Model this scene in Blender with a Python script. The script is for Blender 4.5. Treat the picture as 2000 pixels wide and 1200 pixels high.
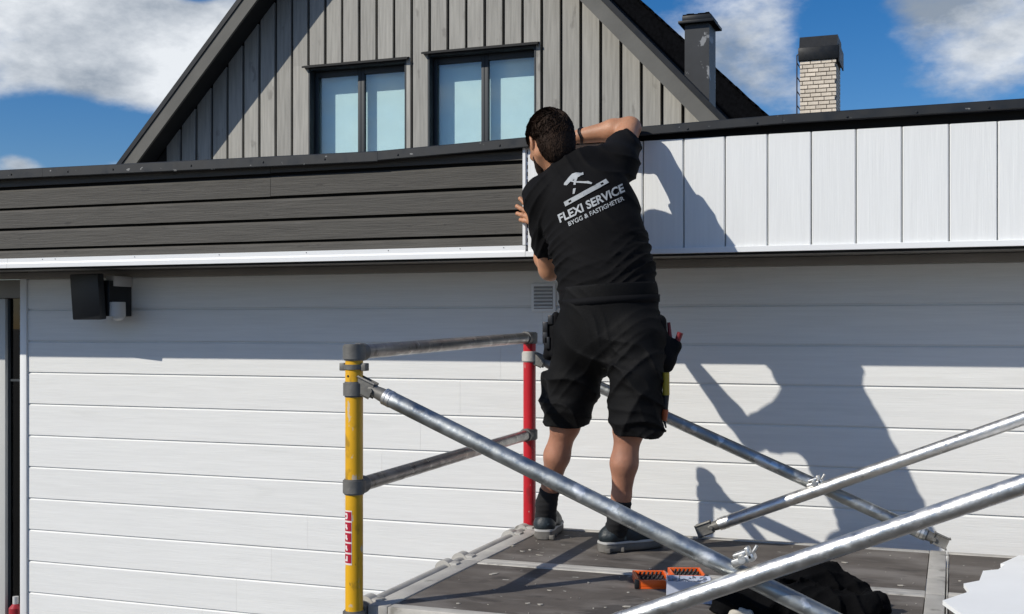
import bpy, bmesh, math, random
import numpy as np
from mathutils import Vector, Matrix
from mathutils.bvhtree import BVHTree
random.seed(7); np.random.seed(7)
for o in list(bpy.data.objects): bpy.data.objects.remove(o)
scene = bpy.context.scene
COL = scene.collection

# ------------------------------------------------------------------ camera
F_PX, HOR, CAMZ = 2320.0, 640.0, 1.75
TH = math.radians(20.36)
cam_d = bpy.data.cameras.new('camera'); cam = bpy.data.objects.new('camera', cam_d); COL.objects.link(cam)
cam.location = (0, 0, CAMZ); cam.rotation_euler = (math.radians(90), 0, TH)
cam_d.sensor_fit = 'HORIZONTAL'; cam_d.sensor_width = 36; cam_d.lens = 36*F_PX/2000
cam_d.shift_y = (HOR-600)/2000; cam_d.clip_start = .05; cam_d.clip_end = 3000
scene.camera = cam
scene.view_settings.view_transform = 'Standard'; scene.view_settings.look = 'None'
scene.view_settings.gamma = 1; scene.view_settings.exposure = 0.0

def ray(px, py):                      # direction of a photo pixel, y component in wall frame
    u = px-1000; v = HOR-py
    return np.array([u*math.cos(TH)-F_PX*math.sin(TH), u*math.sin(TH)+F_PX*math.cos(TH), v])
def P(px, py, Y):                     # photo pixel at the distance Y from the camera towards the wall
    d = ray(px, py); d = d*(Y/d[1]); return np.array([d[0], d[1], d[2]+CAMZ])
def G(px, py, z):                     # photo pixel on a level surface of height z
    d = ray(px, py); d = d*((z-CAMZ)/d[2]); return np.array([d[0], d[1], z])

# ------------------------------------------------------------------ sun and sky
SUN = Vector((.90, 1.0, -.95)).normalized()
sl = bpy.data.lights.new('sun', 'SUN'); sl.energy = 3.9; sl.angle = math.radians(.53); sl.color = (1, .95, .855)
so = bpy.data.objects.new('sun', sl); COL.objects.link(so); so.location = (-6, -6, 9)
so.rotation_euler = SUN.to_track_quat('-Z', 'Y').to_euler()
ELEV = math.asin(-SUN.z); AZ = math.atan2(-SUN.x, -SUN.y)
w = bpy.data.worlds.new('World'); scene.world = w; w.use_nodes = True
nt = w.node_tree; nt.nodes.clear()
def N(tree, t, **kw):
    n = tree.nodes.new(t)
    for k, v in kw.items(): setattr(n, k, v)
    return n
def sky_world():
    L = nt.links.new
    out = N(nt, 'ShaderNodeOutputWorld'); bg = N(nt, 'ShaderNodeBackground'); bg.inputs['Strength'].default_value = .10
    sky = N(nt, 'ShaderNodeTexSky', sky_type='NISHITA', sun_disc=False)
    sky.sun_elevation = ELEV; sky.sun_rotation = AZ
    sky.altitude = 100; sky.air_density = 1.0; sky.dust_density = .3; sky.ozone_density = 3.0
    hs = N(nt, 'ShaderNodeHueSaturation'); hs.inputs['Saturation'].default_value = 1.42; hs.inputs['Value'].default_value = .80
    L(sky.outputs[0], hs.inputs['Color'])
    tint = N(nt, 'ShaderNodeVectorMath', operation='MULTIPLY'); L(hs.outputs[0], tint.inputs[0]); tint.inputs[1].default_value = (.97, .97, 1.13)
    tc = N(nt, 'ShaderNodeTexCoord')
    def vm(op, a, b=None):
        n = N(nt, 'ShaderNodeVectorMath', operation=op)
        if hasattr(a, 'name'): L(a, n.inputs[0])
        else: n.inputs[0].default_value = a
        if b is not None:
            if hasattr(b, 'name'): L(b, n.inputs[1])
            else: n.inputs[1].default_value = b
        return n
    def ma(op, a, b=None, clamp=False):
        n = N(nt, 'ShaderNodeMath', operation=op, use_clamp=clamp)
        for i, x in enumerate((a, b)):
            if x is None: continue
            if hasattr(x, 'name'): L(x, n.inputs[i])
            else: n.inputs[i].default_value = x
        return n.outputs[0]
    dirv = vm('NORMALIZE', tc.outputs['Generated']).outputs[0]
    sc = vm('MULTIPLY', dirv, (1, 1, 1.9)).outputs[0]
    def noise(vec, scale, detail=9, rough=.55, off=(0, 0, 0)):
        v = vm('ADD', vec, off).outputs[0]
        n = N(nt, 'ShaderNodeTexNoise'); n.inputs['Scale'].default_value = scale
        n.inputs['Detail'].default_value = detail; n.inputs['Roughness'].default_value = rough
        L(v, n.inputs['Vector']); return n.outputs[0]
    n1 = noise(sc, 5.0, 12, .57, (3.1, 7.7, 1.3))
    n2 = noise(sc, 15, 9, .58, (1.0, 4.4, 9.1))
    dens = ma('ADD', ma('MULTIPLY', n1, .72), ma('MULTIPLY', n2, .28))
    # cumulus banks: centre direction, angular radius, weight
    banks = [((140, 40), 9.0, .26, 2.0), ((330, 110), 6.5, .24, 2.0), ((40, 322), 1.9, .24, 2.2), ((-350, 120), 9, .28, 1.6), ((100, 250), 6.0, -.22, 2.6), ((320, 270), 4.0, -.15, 2.0),
             ((1400, 80), 5.5, .10, 1.2), ((1880, 60), 6.5, .10, 1.2), ((1650, 80), 3.6, -.17, 1.0), ((1700, 190), 3.0, -.1, 1.0), ((380, -20), 1.6, -.2, 1.5), ((2500, 150), 9, .2, 1.5)]
    for (px, py), rad, wt, fl in banks:
        d = ray(px, py); d = d/np.linalg.norm(d)
        df = vm('SUBTRACT', dirv, tuple(d)).outputs[0]
        df = vm('MULTIPLY', df, (1, 1, fl)).outputs[0]
        ln = vm('LENGTH', df).outputs['Value']
        g = ma('SUBTRACT', 1, ma('DIVIDE', ln, math.radians(rad)), True)
        mr = N(nt, 'ShaderNodeMapRange', interpolation_type='SMOOTHSTEP'); L(g, mr.inputs[0])
        dens = ma('ADD', dens, ma('MULTIPLY', mr.outputs[0], wt))
    cov = N(nt, 'ShaderNodeMapRange', interpolation_type='SMOOTHSTEP')
    cov.inputs[1].default_value = .47; cov.inputs[2].default_value = .66; cov.inputs[4].default_value = .93; L(dens, cov.inputs[0])
    # lit tops and grey bellies from the cloud's own thickness towards the sun
    shade = noise(vm('ADD', sc, (.02, .02, .05)).outputs[0], 8.0, 11, .6, (3.1, 7.7, 1.3))
    r = N(nt, 'ShaderNodeValToRGB'); L(shade, r.inputs[0])
    e = r.color_ramp.elements
    e[0].position = .36; e[0].color = (2.9, 3.4, 4.05, 1); e[1].position = .64; e[1].color = (8.8, 9.1, 9.4, 1)
    mx = N(nt, 'ShaderNodeMix', data_type='RGBA'); L(cov.outputs[0], mx.inputs[0]); L(tint.outputs[0], mx.inputs[6]); L(r.outputs[0], mx.inputs[7])
    L(mx.outputs[2], bg.inputs['Color']); L(bg.outputs[0], out.inputs[0])
sky_world()

# ------------------------------------------------------------------ materials
MATS = {}
def M(name, col, rough=.6, metal=0.0, var=.12, ns=6.0, st=(1, 1, 1), bump=0.0, bs=40.0, bst=None, rand=0.0, spec=.5, spots=None, sss=0.0, coat=0.0, streak=None, rvar=0.0):
    m = bpy.data.materials.new(name); m.use_nodes = True; t = m.node_tree; L = t.links.new
    b = t.nodes['Principled BSDF']; b.inputs['Roughness'].default_value = rough; b.inputs['Metallic'].default_value = metal
    b.inputs['Specular IOR Level'].default_value = spec; b.inputs['Coat Weight'].default_value = coat
    tc = N(t, 'ShaderNodeTexCoord')
    def mp(s):
        n = N(t, 'ShaderNodeMapping'); n.inputs['Scale'].default_value = s; L(tc.outputs['Object'], n.inputs[0]); return n.outputs[0]
    def no(vec, sc, det=6):
        n = N(t, 'ShaderNodeTexNoise'); n.inputs['Scale'].default_value = sc; n.inputs['Detail'].default_value = det; L(vec, n.inputs['Vector']); return n
    v = mp(st); n = no(v, ns)
    rp = N(t, 'ShaderNodeValToRGB'); L(n.outputs[0], rp.inputs[0]); e = rp.color_ramp.elements
    c = np.array(col); e[0].position = .3; e[1].position = .7
    e[0].color = (*np.clip(c*(1-var), 0, 1), 1); e[1].color = (*np.clip(c*(1+var), 0, 1), 1)
    cur = rp.outputs[0]
    if rand:
        oi = N(t, 'ShaderNodeObjectInfo'); mr = N(t, 'ShaderNodeMapRange'); L(oi.outputs['Random'], mr.inputs[0])
        mr.inputs[3].default_value = 1-rand; mr.inputs[4].default_value = 1+rand
        mx = N(t, 'ShaderNodeVectorMath', operation='SCALE'); L(cur, mx.inputs[0]); L(mr.outputs[0], mx.inputs['Scale']); cur = mx.outputs[0]
    for sp in (spots or []):          # (colour, noise scale, low, high, stretch, amount)
        n3 = no(mp(sp[4]), sp[1], 5); mr = N(t, 'ShaderNodeMapRange', interpolation_type='SMOOTHSTEP'); L(n3.outputs[0], mr.inputs[0])
        mr.inputs[1].default_value = sp[2]; mr.inputs[2].default_value = sp[3]; mr.inputs[4].default_value = sp[5]
        mx = N(t, 'ShaderNodeMix', data_type='RGBA'); L(mr.outputs[0], mx.inputs[0]); L(cur, mx.inputs[6]); mx.inputs[7].default_value = (*sp[0], 1); cur = mx.outputs[2]
    L(cur, b.inputs['Base Color'])
    if rvar:
        mr = N(t, 'ShaderNodeMapRange'); L(no(mp(st), ns*2.3).outputs[0], mr.inputs[0]); mr.inputs[1].default_value = .3; mr.inputs[2].default_value = .7
        mr.inputs[3].default_value = max(0.03, rough-rvar); mr.inputs[4].default_value = rough+rvar; L(mr.outputs[0], b.inputs['Roughness'])
    if bump:
        n2 = no(mp(bst or st), bs, 8); bn = N(t, 'ShaderNodeBump'); bn.inputs['Strength'].default_value = 1; bn.inputs['Distance'].default_value = bump
        L(n2.outputs[0], bn.inputs['Height']); L(bn.outputs[0], b.inputs['Normal'])
    if sss:
        b.inputs['Subsurface Weight'].default_value = sss; b.inputs['Subsurface Radius'].default_value = (.012, .005, .003); b.inputs['Subsurface Scale'].default_value = 1
    MATS[name] = m; return m
M('white_siding', (.80, .80, .78), .55, var=.035, ns=3, st=(1.2, 1, 26), bump=.0010, bs=5, bst=(1.5, 1, 60), rand=.012, spots=[((.66, .66, .63), 2.2, .6, .8, (1, 1, 5), .35)])
M('white_panel', (.80, .81, .80), .5, var=.03, ns=3, st=(26, 1, 1.2), bump=.0008, bs=5, bst=(60, 1, 1.5), rand=.012)
M('white_trim', (.82, .83, .83), .35, var=.02)
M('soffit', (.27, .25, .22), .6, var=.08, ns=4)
M('dark_cladding', (.072, .067, .058), .72, var=.22, ns=4, st=(1, 1, 22), bump=.0022, bs=6, bst=(2, 1, 50), rand=.10, spots=[((.035, .032, .03), 7, .66, .74, (1.2, 1, 4), .8), ((.13, .125, .115), 5, .62, .8, (.6, 1, 18), .5)])
M('black_flashing', (.010, .0115, .0135), .5, var=.25, ns=7, rvar=.12, spots=[((.30, .30, .29), 26, .685, .70, (1, 1, 1.6), .7)])
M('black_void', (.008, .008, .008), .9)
M('gable_board', (.35, .338, .305), .75, var=.16, ns=3.5, st=(14, 1, .8), bump=.0016, bs=6, bst=(40, 1, 1.2), rand=.09, spots=[((.17, .16, .145), 4.5, .64, .72, (2, 1, .9), .55), ((.40, .385, .35), 3, .62, .85, (7, 1, .5), .4)])
M('barge_board', (.115, .112, .100), .7, var=.14, ns=4, bump=.001, rand=.05)
M('dark_timber', (.018, .018, .018), .8, var=.2)
M('shaded_backing', (.03, .03, .03), .8)  # dark grey holds the shade behind the boards in its colour
M('black_shingle', (.0045, .0048, .006), 1.0, var=.4, ns=30, bump=.004, bs=30, spec=.05)
M('window_frame', (.028, .035, .041), .6, var=.08)
M('blind', (.86, .92, .92), .8, var=.03)
M('brick', (.78, .69, .57), .85, var=.14, ns=9, bump=.004, bs=30, rand=.13)
M('mortar', (.27, .245, .215), .9, var=.2, ns=30)
M('black_sheet_metal', (.010, .012, .015), .5, spec=.3, var=.25, ns=6, rvar=.1)
M('peeling_black', (.022, .024, .027), .5, var=.2, ns=9, spots=[((.30, .31, .32), 5.5, .60, .63, (1.3, 1, 1.0), .8)])
M('ladder_metal', (.03, .03, .05), .5)
M('paving', (.075, .071, .066), .9, var=.2, ns=1.5, bump=.006, bs=25)
M('flat_roof_felt', (.03, .03, .032), .9, var=.3)
M('yellow_paint', (.75, .40, .012), .32, var=.10, ns=9, coat=.2, spots=[((.30, .17, .02), 20, .58, .66, (1, 1, .5), .7), ((.55, .5, .42), 38, .64, .68, (1, 1, .5), .8), ((.16, .10, .03), 60, .66, .70, (1, 1, .3), .8)])
M('red_paint', (.52, .012, .022), .3, var=.08, ns=8, coat=.25, spots=[((.20, .02, .02), 18, .58, .68, (1, 1, .5), .6), ((.45, .40, .36), 44, .67, .70, (1, 1, .5), .8)])
M('galvanised', (.42, .44, .44), .46, metal=1, var=.22, ns=11, st=(1, 1, 1), bump=.0012, bs=45, rvar=.16, spots=[((.78, .79, .79), 15, .57, .63, (1, 1, 1), .8), ((.22, .22, .21), 24, .66, .73, (1, 1, 1), .6)])
M('bright_tube', (.70, .69, .66), .42, metal=1, var=.10, ns=14, bump=.0014, bs=60, rvar=.12, spots=[((.30, .29, .27), 26, .64, .72, (1, 1, 1), .6), ((.9, .9, .86), 40, .66, .7, (1, 1, 1), .8)])
M('worn_rail', (.36, .35, .34), .38, metal=.9, var=.22, ns=14, bump=.001, bs=50, rvar=.12, spots=[((.55, .54, .51), 22, .58, .64, (1, 1, 1), .8), ((.14, .13, .12), 16, .62, .7, (1, 1, 1), .7)])
M('cast_coupler', (.165, .16, .148), .55, metal=.35, var=.2, ns=20, bump=.001, bs=80, spots=[((.36, .35, .33), 40, .66, .72, (1, 1, 1), .6)])
M('dark_steel', (.03, .03, .032), .45, metal=.6)
M('deck_frame', (.47, .45, .41), .6, metal=.1, var=.16, ns=11, bump=.001, bs=60, spots=[((.55, .53, .46), 16, .6, .68, (1, 1, 1), .7), ((.13, .12, .10), 13, .62, .72, (1, 1, 1), .7)])
M('plywood', (.102, .087, .074), .8, var=.16, ns=5, st=(2, 3, 1), bump=.0014, bs=30, spots=[((.21, .19, .17), 3.0, .44, .70, (1, 2.0, 1), .8), ((.045, .038, .034), 6, .56, .68, (1, 1.6, 1), .75), ((.22, .205, .185), 14, .58, .72, (.6, 3, 1), .5), ((.50, .48, .42), 24, .705, .725, (1, 1.5, 1), .85)])
M('skin', (.44, .212, .115), .55, var=.18, ns=14, sss=.12, bump=.0006, bs=90, spots=[((.40, .15, .10), 9, .55, .75, (1, 1, 1), .4)])
M('tanned_leg', (.37, .172, .105), .58, var=.22, ns=14, sss=.08, bump=.0008, bs=90)
M('hair', (.026, .0145, .009), .7, var=.6, ns=22, st=(1, 1, .6), bump=.0006, bs=90, spec=.16)
M('shirt_black', (.0052, .005, .0054), .82, var=.25, ns=9, bump=.0008, bs=300, spec=.12)
M('shorts_black', (.0040, .0039, .0041), .74, var=.35, ns=11, bump=.0012, bs=220, spec=.16, spots=[((.016, .0155, .0155), 8, .62, .78, (1, 1, 2), .5)])
M('pouch_black', (.005, .005, .006), .8, spec=.15, var=.2, bump=.001, bs=120)
M('print_white', (.38, .40, .41), .7, var=.12, ns=60)
M('sock', (.008, .008, .009), .9, bump=.001, bs=200)
M('shoe_upper', (.012, .019, .023), .5, var=.35, ns=22, bump=.002, bs=70, spots=[((.12, .16, .17), 30, .62, .7, (1, 1, 1), .6)])
M('sole', (.14, .13, .115), .7, var=.2, ns=18, bump=.002, bs=60, spots=[((.16, .14, .12), 22, .55, .68, (1, 1, 1), .7)])
M('sole_line', (.46, .45, .43), .6, var=.05)
M('orange_plastic', (.80, .12, .012), .38, var=.08)
M('black_plastic', (.012, .012, .013), .45, var=.1)
M('blue_plastic', (.015, .03, .16), .4, var=.2)
M('clear_box', (.60, .64, .74), .3, var=.08, ns=20)
M('steel', (.55, .55, .55), .3, metal=1)
M('red_handle', (.16, .008, .014), .4)
M('knife_yellow', (.42, .30, .02), .45)
M('knife_orange', (.45, .09, .02), .45)
M('sticker_red', (.42, .006, .03), .4, var=.04)
M('sticker_white', (.80, .70, .68), .4, var=.03)
M('grey_plastic', (.55, .55, .54), .5, var=.03)
M('light_black', (.009, .011, .014), .45, var=.1)
M('fabric_bag', (.004, .004, .0045), .95, spec=.08, var=.3, bump=.003, bs=60)
M('vent_shade_grey', (.26, .26, .26), .7)
M('white_offcut', (.90, .91, .90), .5, var=.02)
M('flake', (.45, .42, .36), .8, var=.15)
M('red_can', (.35, .02, .03), .4)
M('door_frame', (.60, .60, .57), .45, var=.03)
M('band', (.012, .008, .008), .6)
M('screw', (.05, .05, .05), .4, metal=.7)
def glass(name, tint, gl):
    m = bpy.data.materials.new(name); m.use_nodes = True; t = m.node_tree; t.nodes.clear(); L = t.links.new
    o = N(t, 'ShaderNodeOutputMaterial'); tr = N(t, 'ShaderNodeBsdfTransparent'); tr.inputs[0].default_value = (*tint, 1)
    g = N(t, 'ShaderNodeBsdfGlossy'); g.inputs['Roughness'].default_value = .01
    lw = N(t, 'ShaderNodeLayerWeight'); pw_ = N(t, 'ShaderNodeMath', operation='POWER'); L(lw.outputs['Facing'], pw_.inputs[0]); pw_.inputs[1].default_value = 4
    ad = N(t, 'ShaderNodeMath', operation='MULTIPLY_ADD'); L(pw_.outputs[0], ad.inputs[0]); ad.inputs[1].default_value = .8; ad.inputs[2].default_value = gl
    mx = N(t, 'ShaderNodeMixShader'); L(ad.outputs[0], mx.inputs[0]); L(tr.outputs[0], mx.inputs[1]); L(g.outputs[0], mx.inputs[2]); L(mx.outputs[0], o.inputs[0])
    MATS[name] = m
glass('pane_glass', (.91, .975, .975), .09)
glass('door_glass', (.16, .19, .17), .05)

# ------------------------------------------------------------------ mesh helpers
def thing(name, label, cat, loc=(0, 0, 0), group=None):
    o = bpy.data.objects.new(name, None); COL.objects.link(o); o.location = loc; o.empty_display_size = .1
    o['label'] = label; o['category'] = cat
    if group: o['group'] = group
    return o
def tag(o, label, cat, group=None):
    o['label'] = label; o['category'] = cat
    if group: o['group'] = group
    return o
def rootloc(p):
    return p.location if p.type == 'EMPTY' else Vector((0, 0, 0))
def obj(name, me, mat, parent=None, smooth=None):
    if mat: me.materials.clear(); me.materials.append(MATS[mat])
    if smooth is not None:
        me.polygons.foreach_set('use_smooth', [True]*len(me.polygons))
        if smooth < 180: me.set_sharp_from_angle(angle=math.radians(smooth))
    o = bpy.data.objects.new(name, me); COL.objects.link(o)
    if parent is not None:
        o.parent = parent; o.matrix_parent_inverse = Matrix.Translation(-rootloc(parent))
    return o
def pyd(name, verts, faces):
    me = bpy.data.meshes.new(name); me.from_pydata([tuple(map(float, v)) for v in verts], [], faces); me.update(); return me
def bmmesh(name, bm):
    bmesh.ops.recalc_face_normals(bm, faces=bm.faces)
    me = bpy.data.meshes.new(name); bm.to_mesh(me); bm.free(); return me
def add_box(bm, lo, hi, bev=0, rot=None, ctr=None):
    lo = np.array(lo, float); hi = np.array(hi, float)
    g = bmesh.ops.create_cube(bm, size=1); vs = g['verts']
    for v in vs: v.co = Vector([(lo[i]+hi[i])/2+v.co[i]*(hi[i]-lo[i]) for i in range(3)])
    if rot is not None:
        c = Vector(ctr if ctr is not None else (lo+hi)/2)
        for v in vs: v.co = c+rot @ (v.co-c)
    if bev:
        es = list({e for v in vs for e in v.link_edges}); bmesh.ops.bevel(bm, geom=es, offset=bev, segments=2, profile=.5, affect='EDGES')
def box(name, lo, hi, mat, parent=None, bev=0, rot=None, ctr=None):
    bm = bmesh.new(); add_box(bm, lo, hi, bev, rot, ctr)
    return obj(name, bmmesh(name, bm), mat, parent, 40 if bev else None)
def prism(name, poly, vec, mat, parent=None, smooth=None):   # closed 3D outline pushed along vec
    n = len(poly); a = [np.array(p, float) for p in poly]; b = [p+np.array(vec, float) for p in a]
    faces = [tuple(range(n))[::-1], tuple(range(n, 2*n))]+[(i, (i+1) % n, n+(i+1) % n, n+i) for i in range(n)]
    me = pyd(name, a+b, faces); bm = bmesh.new(); bm.from_mesh(me); bpy.data.meshes.remove(me)
    return obj(name, bmmesh(name, bm), mat, parent, smooth)
def add_tube(bm, a, b, r, r2=None, seg=28, cap=True):
    a = Vector(a); b = Vector(b); d = b-a
    g = bmesh.ops.create_cone(bm, cap_ends=cap, segments=seg, radius1=r, radius2=r if r2 is None else r2, depth=d.length)
    q = d.to_track_quat('Z', 'Y').to_matrix().to_4x4()
    bmesh.ops.transform(bm, matrix=Matrix.Translation((a+b)/2) @ q, verts=g['verts'])
def tube(name, a, b, r, mat, parent=None, r2=None, seg=28):
    bm = bmesh.new(); add_tube(bm, a, b, r, r2, seg)
    return obj(name, bmmesh(name, bm), mat, parent, 40)
def A(x, y, z): return (x, y, z+CAMZ)     # heights relative to the eye
Z = lambda z: z+CAMZ
DECK = -.80                                # deck below the eye
DW, DF, DG = 5.2, 4.727, 10.5             # wall, fascia and gable distances
OH = .37; DB = DG-OH

# ------------------------------------------------------------------ ground
g = pyd('ground', [(-900, -900, 0), (900, -900, 0), (900, 900, 0), (-900, 900, 0)], [(0, 1, 2, 3)])
g = obj('ground', g, 'paving'); g['kind'] = 'structure'

# ------------------------------------------------------------------ garage
ga = thing('garage', 'low flat roofed white clad building with half replaced fascia and black roof edge', 'building', (-1, DW, 0))
XL, XR = -4.77, 3.2
box('wall', (XL-.03, DW+.022, 0), (XR+.1, DW+.2, Z(.50)), 'black_void', ga)
def siding_row(z0, x0, x1):
    pr = [(0, .0030), (0, .1630), (.0065, .1695), (.010, .1695), (.010, .1750), (.020, .1750), (.020, .0030)]
    prism('cladding_board', [(x0, DW+y, Z(z0)+z) for y, z in pr], (x1-x0, 0, 0), 'white_siding', ga)
SP = .1725
k = -2
for k in range(-2, 11):
    z0 = .0985-SP*(k)-SP                  # bottom of the row below joint k
    if Z(z0) < -.05: break
    j = -1.78-.2065*(k-0)                 # butt joint walks left by one step per row
    cuts = [XL, j-3.6, j, j+3.6, XR]
    cuts = sorted(c for c in cuts if XL <= c <= XR)
    for a, b in zip(cuts[:-1], cuts[1:]):
        if b-a > .05: siding_row(z0, a+(.0007 if a > XL else 0), b)
box('corner_trim', (XL-.045, DW-.012, 0), (XL-.001, DW+.05, Z(.268)), 'white_trim', ga, .002)
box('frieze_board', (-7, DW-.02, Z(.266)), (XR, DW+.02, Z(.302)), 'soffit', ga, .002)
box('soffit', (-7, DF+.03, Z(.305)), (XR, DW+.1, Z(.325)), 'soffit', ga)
# fascia: backing, old dark boards at left, new white panels at right
XP = -1.7035                               # left end of the new panels
box('fascia_backing', (-7, DF+.045, Z(.315)), (XR, DF+.1, Z(.79)), 'black_void', ga)
for i, (zb, zt) in enumerate([(.315, .390), (.401, .491), (.502, .593), (.605, .697), (.712, .760)]):
    cuts = [-7.0, -4.66, XP-.004] if i == 1 else [-7.0, -6.1+.2*i, XP-.004]
    if i in (3, 4): cuts = [-7.0, -2.945, XP-.004]
    for a, b in zip(cuts[:-1], cuts[1:]):
        pr = [(.010, 0), (.010, zt-zb-.012), (.020, zt-zb-.001), (.042, zt-zb-.001), (.042, .004), (.030, 0)]
        dz = random.uniform(-.002, .002)
        prism('dark_board', [(a, DF+.004+y, Z(zb)+z+dz) for y, z in pr], (b-a-.002, 0, 0), 'dark_cladding', ga)
pw = .1675
xj = [-1.186+pw*i for i in range(-3, 27)]
for a, b in zip(xj[:-1], xj[1:]):
    if a < XP: a0 = XP+.03
    else: a0 = a
    pr = [(a0+.0015, .012), (a0+.0065, 0), (b-.0045, 0), (b-.0005, .006), (b-.0005, .014), (a0+.0015, .014)]
    prism('fascia_panel', [(x, DF+y, Z(.318)) for x, y in pr], (0, 0, .442), 'white_panel', ga)
# J trim on the left of the panels with its row of slots, start profile underneath
prism('end_trim', [(XP, DF+.02, Z(.349)), (XP, DF-.008, Z(.349)), (XP+.012, DF-.008, Z(.349)), (XP+.012, DF+.002, Z(.349)), (XP+.034, DF+.002, Z(.349)), (XP+.034, DF+.02, Z(.349))], (0, 0, .41), 'white_trim', ga)
for i in range(13):
    box('slot', (XP+.0165, DF+.0005, Z(.36+.031*i)), (XP+.0205, DF+.004, Z(.377+.031*i)), 'black_void', ga)
def start(x0, x1, name):
    pr = [(-.012, .299), (-.012, .318), (-.007, .327), (-.007, .346), (.004, .3475), (.028, .3475), (.028, .299)]
    if name == 'bottom_trim': pr = [(-.012, .299), (-.012, .3195), (-.004, .322), (-.0006, .322), (-.0006, .31), (.028, .31), (.028, .299)]
    prism(name, [(x0, DF+y, Z(z)) for y, z in pr], (x1-x0, 0, 0), 'white_trim', ga)
start(-7, -4.46, 'start_profile'); start(-4.4585, XP+.012, 'start_profile'); start(XP+.0135, XR, 'bottom_trim')
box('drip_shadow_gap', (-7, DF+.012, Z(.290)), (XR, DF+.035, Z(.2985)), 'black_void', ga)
# roof edge flashing in lengths, sagging where the two heights meet
def flash(x0, za, x1, zb, h):
    y0 = DF-.030
    pts = [(y0, -h), (y0, -.004), (y0+.004, 0), (DF+.30, .004), (DF+.30, -.012), (y0+.006, -.012), (y0+.006, -h-.001), (y0+.003, -h-.004)]
    A0 = [(x0, y, Z(za)+z) for y, z in pts]; A1 = [(x1, y, Z(zb)+z) for y, z in pts]; n = len(pts)
    me = pyd('flashing', A0+A1, [tuple(range(n))[::-1], tuple(range(n, 2*n))]+[(i, (i+1) % n, n+(i+1) % n, n+i) for i in range(n)])
    bm = bmesh.new(); bm.from_mesh(me); obj('roof_flashing', bmmesh('f', bm), 'black_flashing', ga)
seg = [(-7, .800, .044), (-4.22, .790, .044), (-2.375, .778, .040), (-1.25, .814, .034), (-.62, .829, .034), (.6, .836, .034), (XR, .85, .034)]
for (x0, z0, h0), (x1, z1, h1) in zip(seg[:-1], seg[1:]): flash(x0+.001, z0, x1, z1, h0)
box('flat_roof', (-7, DF+.10, Z(.70)), (XR, 9.6, Z(.745)), 'flat_roof_felt', ga)
box('roof_edge_board', (-7, DF+.03, Z(.745)), (-1.72, DF+.2, Z(.764)), 'black_void', ga)
box('roof_edge_board', (-1.715, DF+.03, Z(.745)), (XR, DF+.2, Z(.800)), 'black_void', ga)
for px in (30, 140, 228, 380, 520, 640, 782, 980, 1345, 1480, 1655, 1790, 1930):
    x = P(px, 300, DF)[0]
    z = np.interp(x, [s[0] for s in seg], [s[1] for s in seg])
    tube('screw', A(x, DF-.034, z-.024), A(x, DF-.028, z-.024), .0045, 'screw', ga, seg=8)
for px in (85, 110, 265, 430, 600, 760, 900, 985):
    x = P(px, 515, DF)[0]; tube('screw', A(x, DF-.009, .339), A(x, DF-.005, .339), .002, 'screw', ga, seg=8)
# glazed door at the left end
dr = box('door_frame', (-5.16, DW+.02, 0), (-4.948, DW+.06, Z(.161)), 'door_frame', ga, .004)
box('door_head', (-6.2, DW+.0, Z(.163)), (XL-.047, DW+.2, Z(.264)), 'soffit', ga, .003)
box('glass', (-4.950, DW+.052, .06), (XL-.03, DW+.058, Z(.161)), 'door_glass', ga)
box('glazing_bead', (-4.9475, DW+.040, .06), (-4.936, DW+.0515, Z(.161)), 'window_frame', ga)
box('threshold', (-5.2, DW-.02, 0), (XL-.047, DW+.12, .058), 'grey_plastic', ga, .003)
box('transom', (-4.9355, DW+.042, Z(-.30)), (XL-.046, DW+.0515, Z(-.288)), 'window_frame', ga)
box('unlit_interior_panel', (-6.2, DW+.12, 0), (XL, DW+.16, Z(.262)), 'shaded_backing', ga)  # dark panel close behind the glass, its colour stands in for an unlit room
box('wall_beyond_door', (-7, DW+.01, 0), (-5.17, DW+.2, Z(.264)), 'white_siding', ga)
# wall vent with slats
vx, vz = -1.83, .072
box('vent_frame', (vx, DW-.013, Z(vz)), (vx+.118, DW-.0008, Z(vz+.132)), 'white_trim', ga, .003)
box('vent_shade_sheet', (vx+.013, DW-.0142, Z(vz+.014)), (vx+.105, DW-.0132, Z(vz+.118)), 'vent_shade_grey', ga)  # thin grey sheet, painted shade for the hollow between the slats
for i in range(6):
    z = vz+.018+i*.0165
    prism('vent_slat', [(vx+.014, DW-.0145, Z(z)), (vx+.014, DW-.021, Z(z+.001)), (vx+.014, DW-.0145, Z(z+.008))], (.09, 0, 0), 'white_trim', ga)

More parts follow.
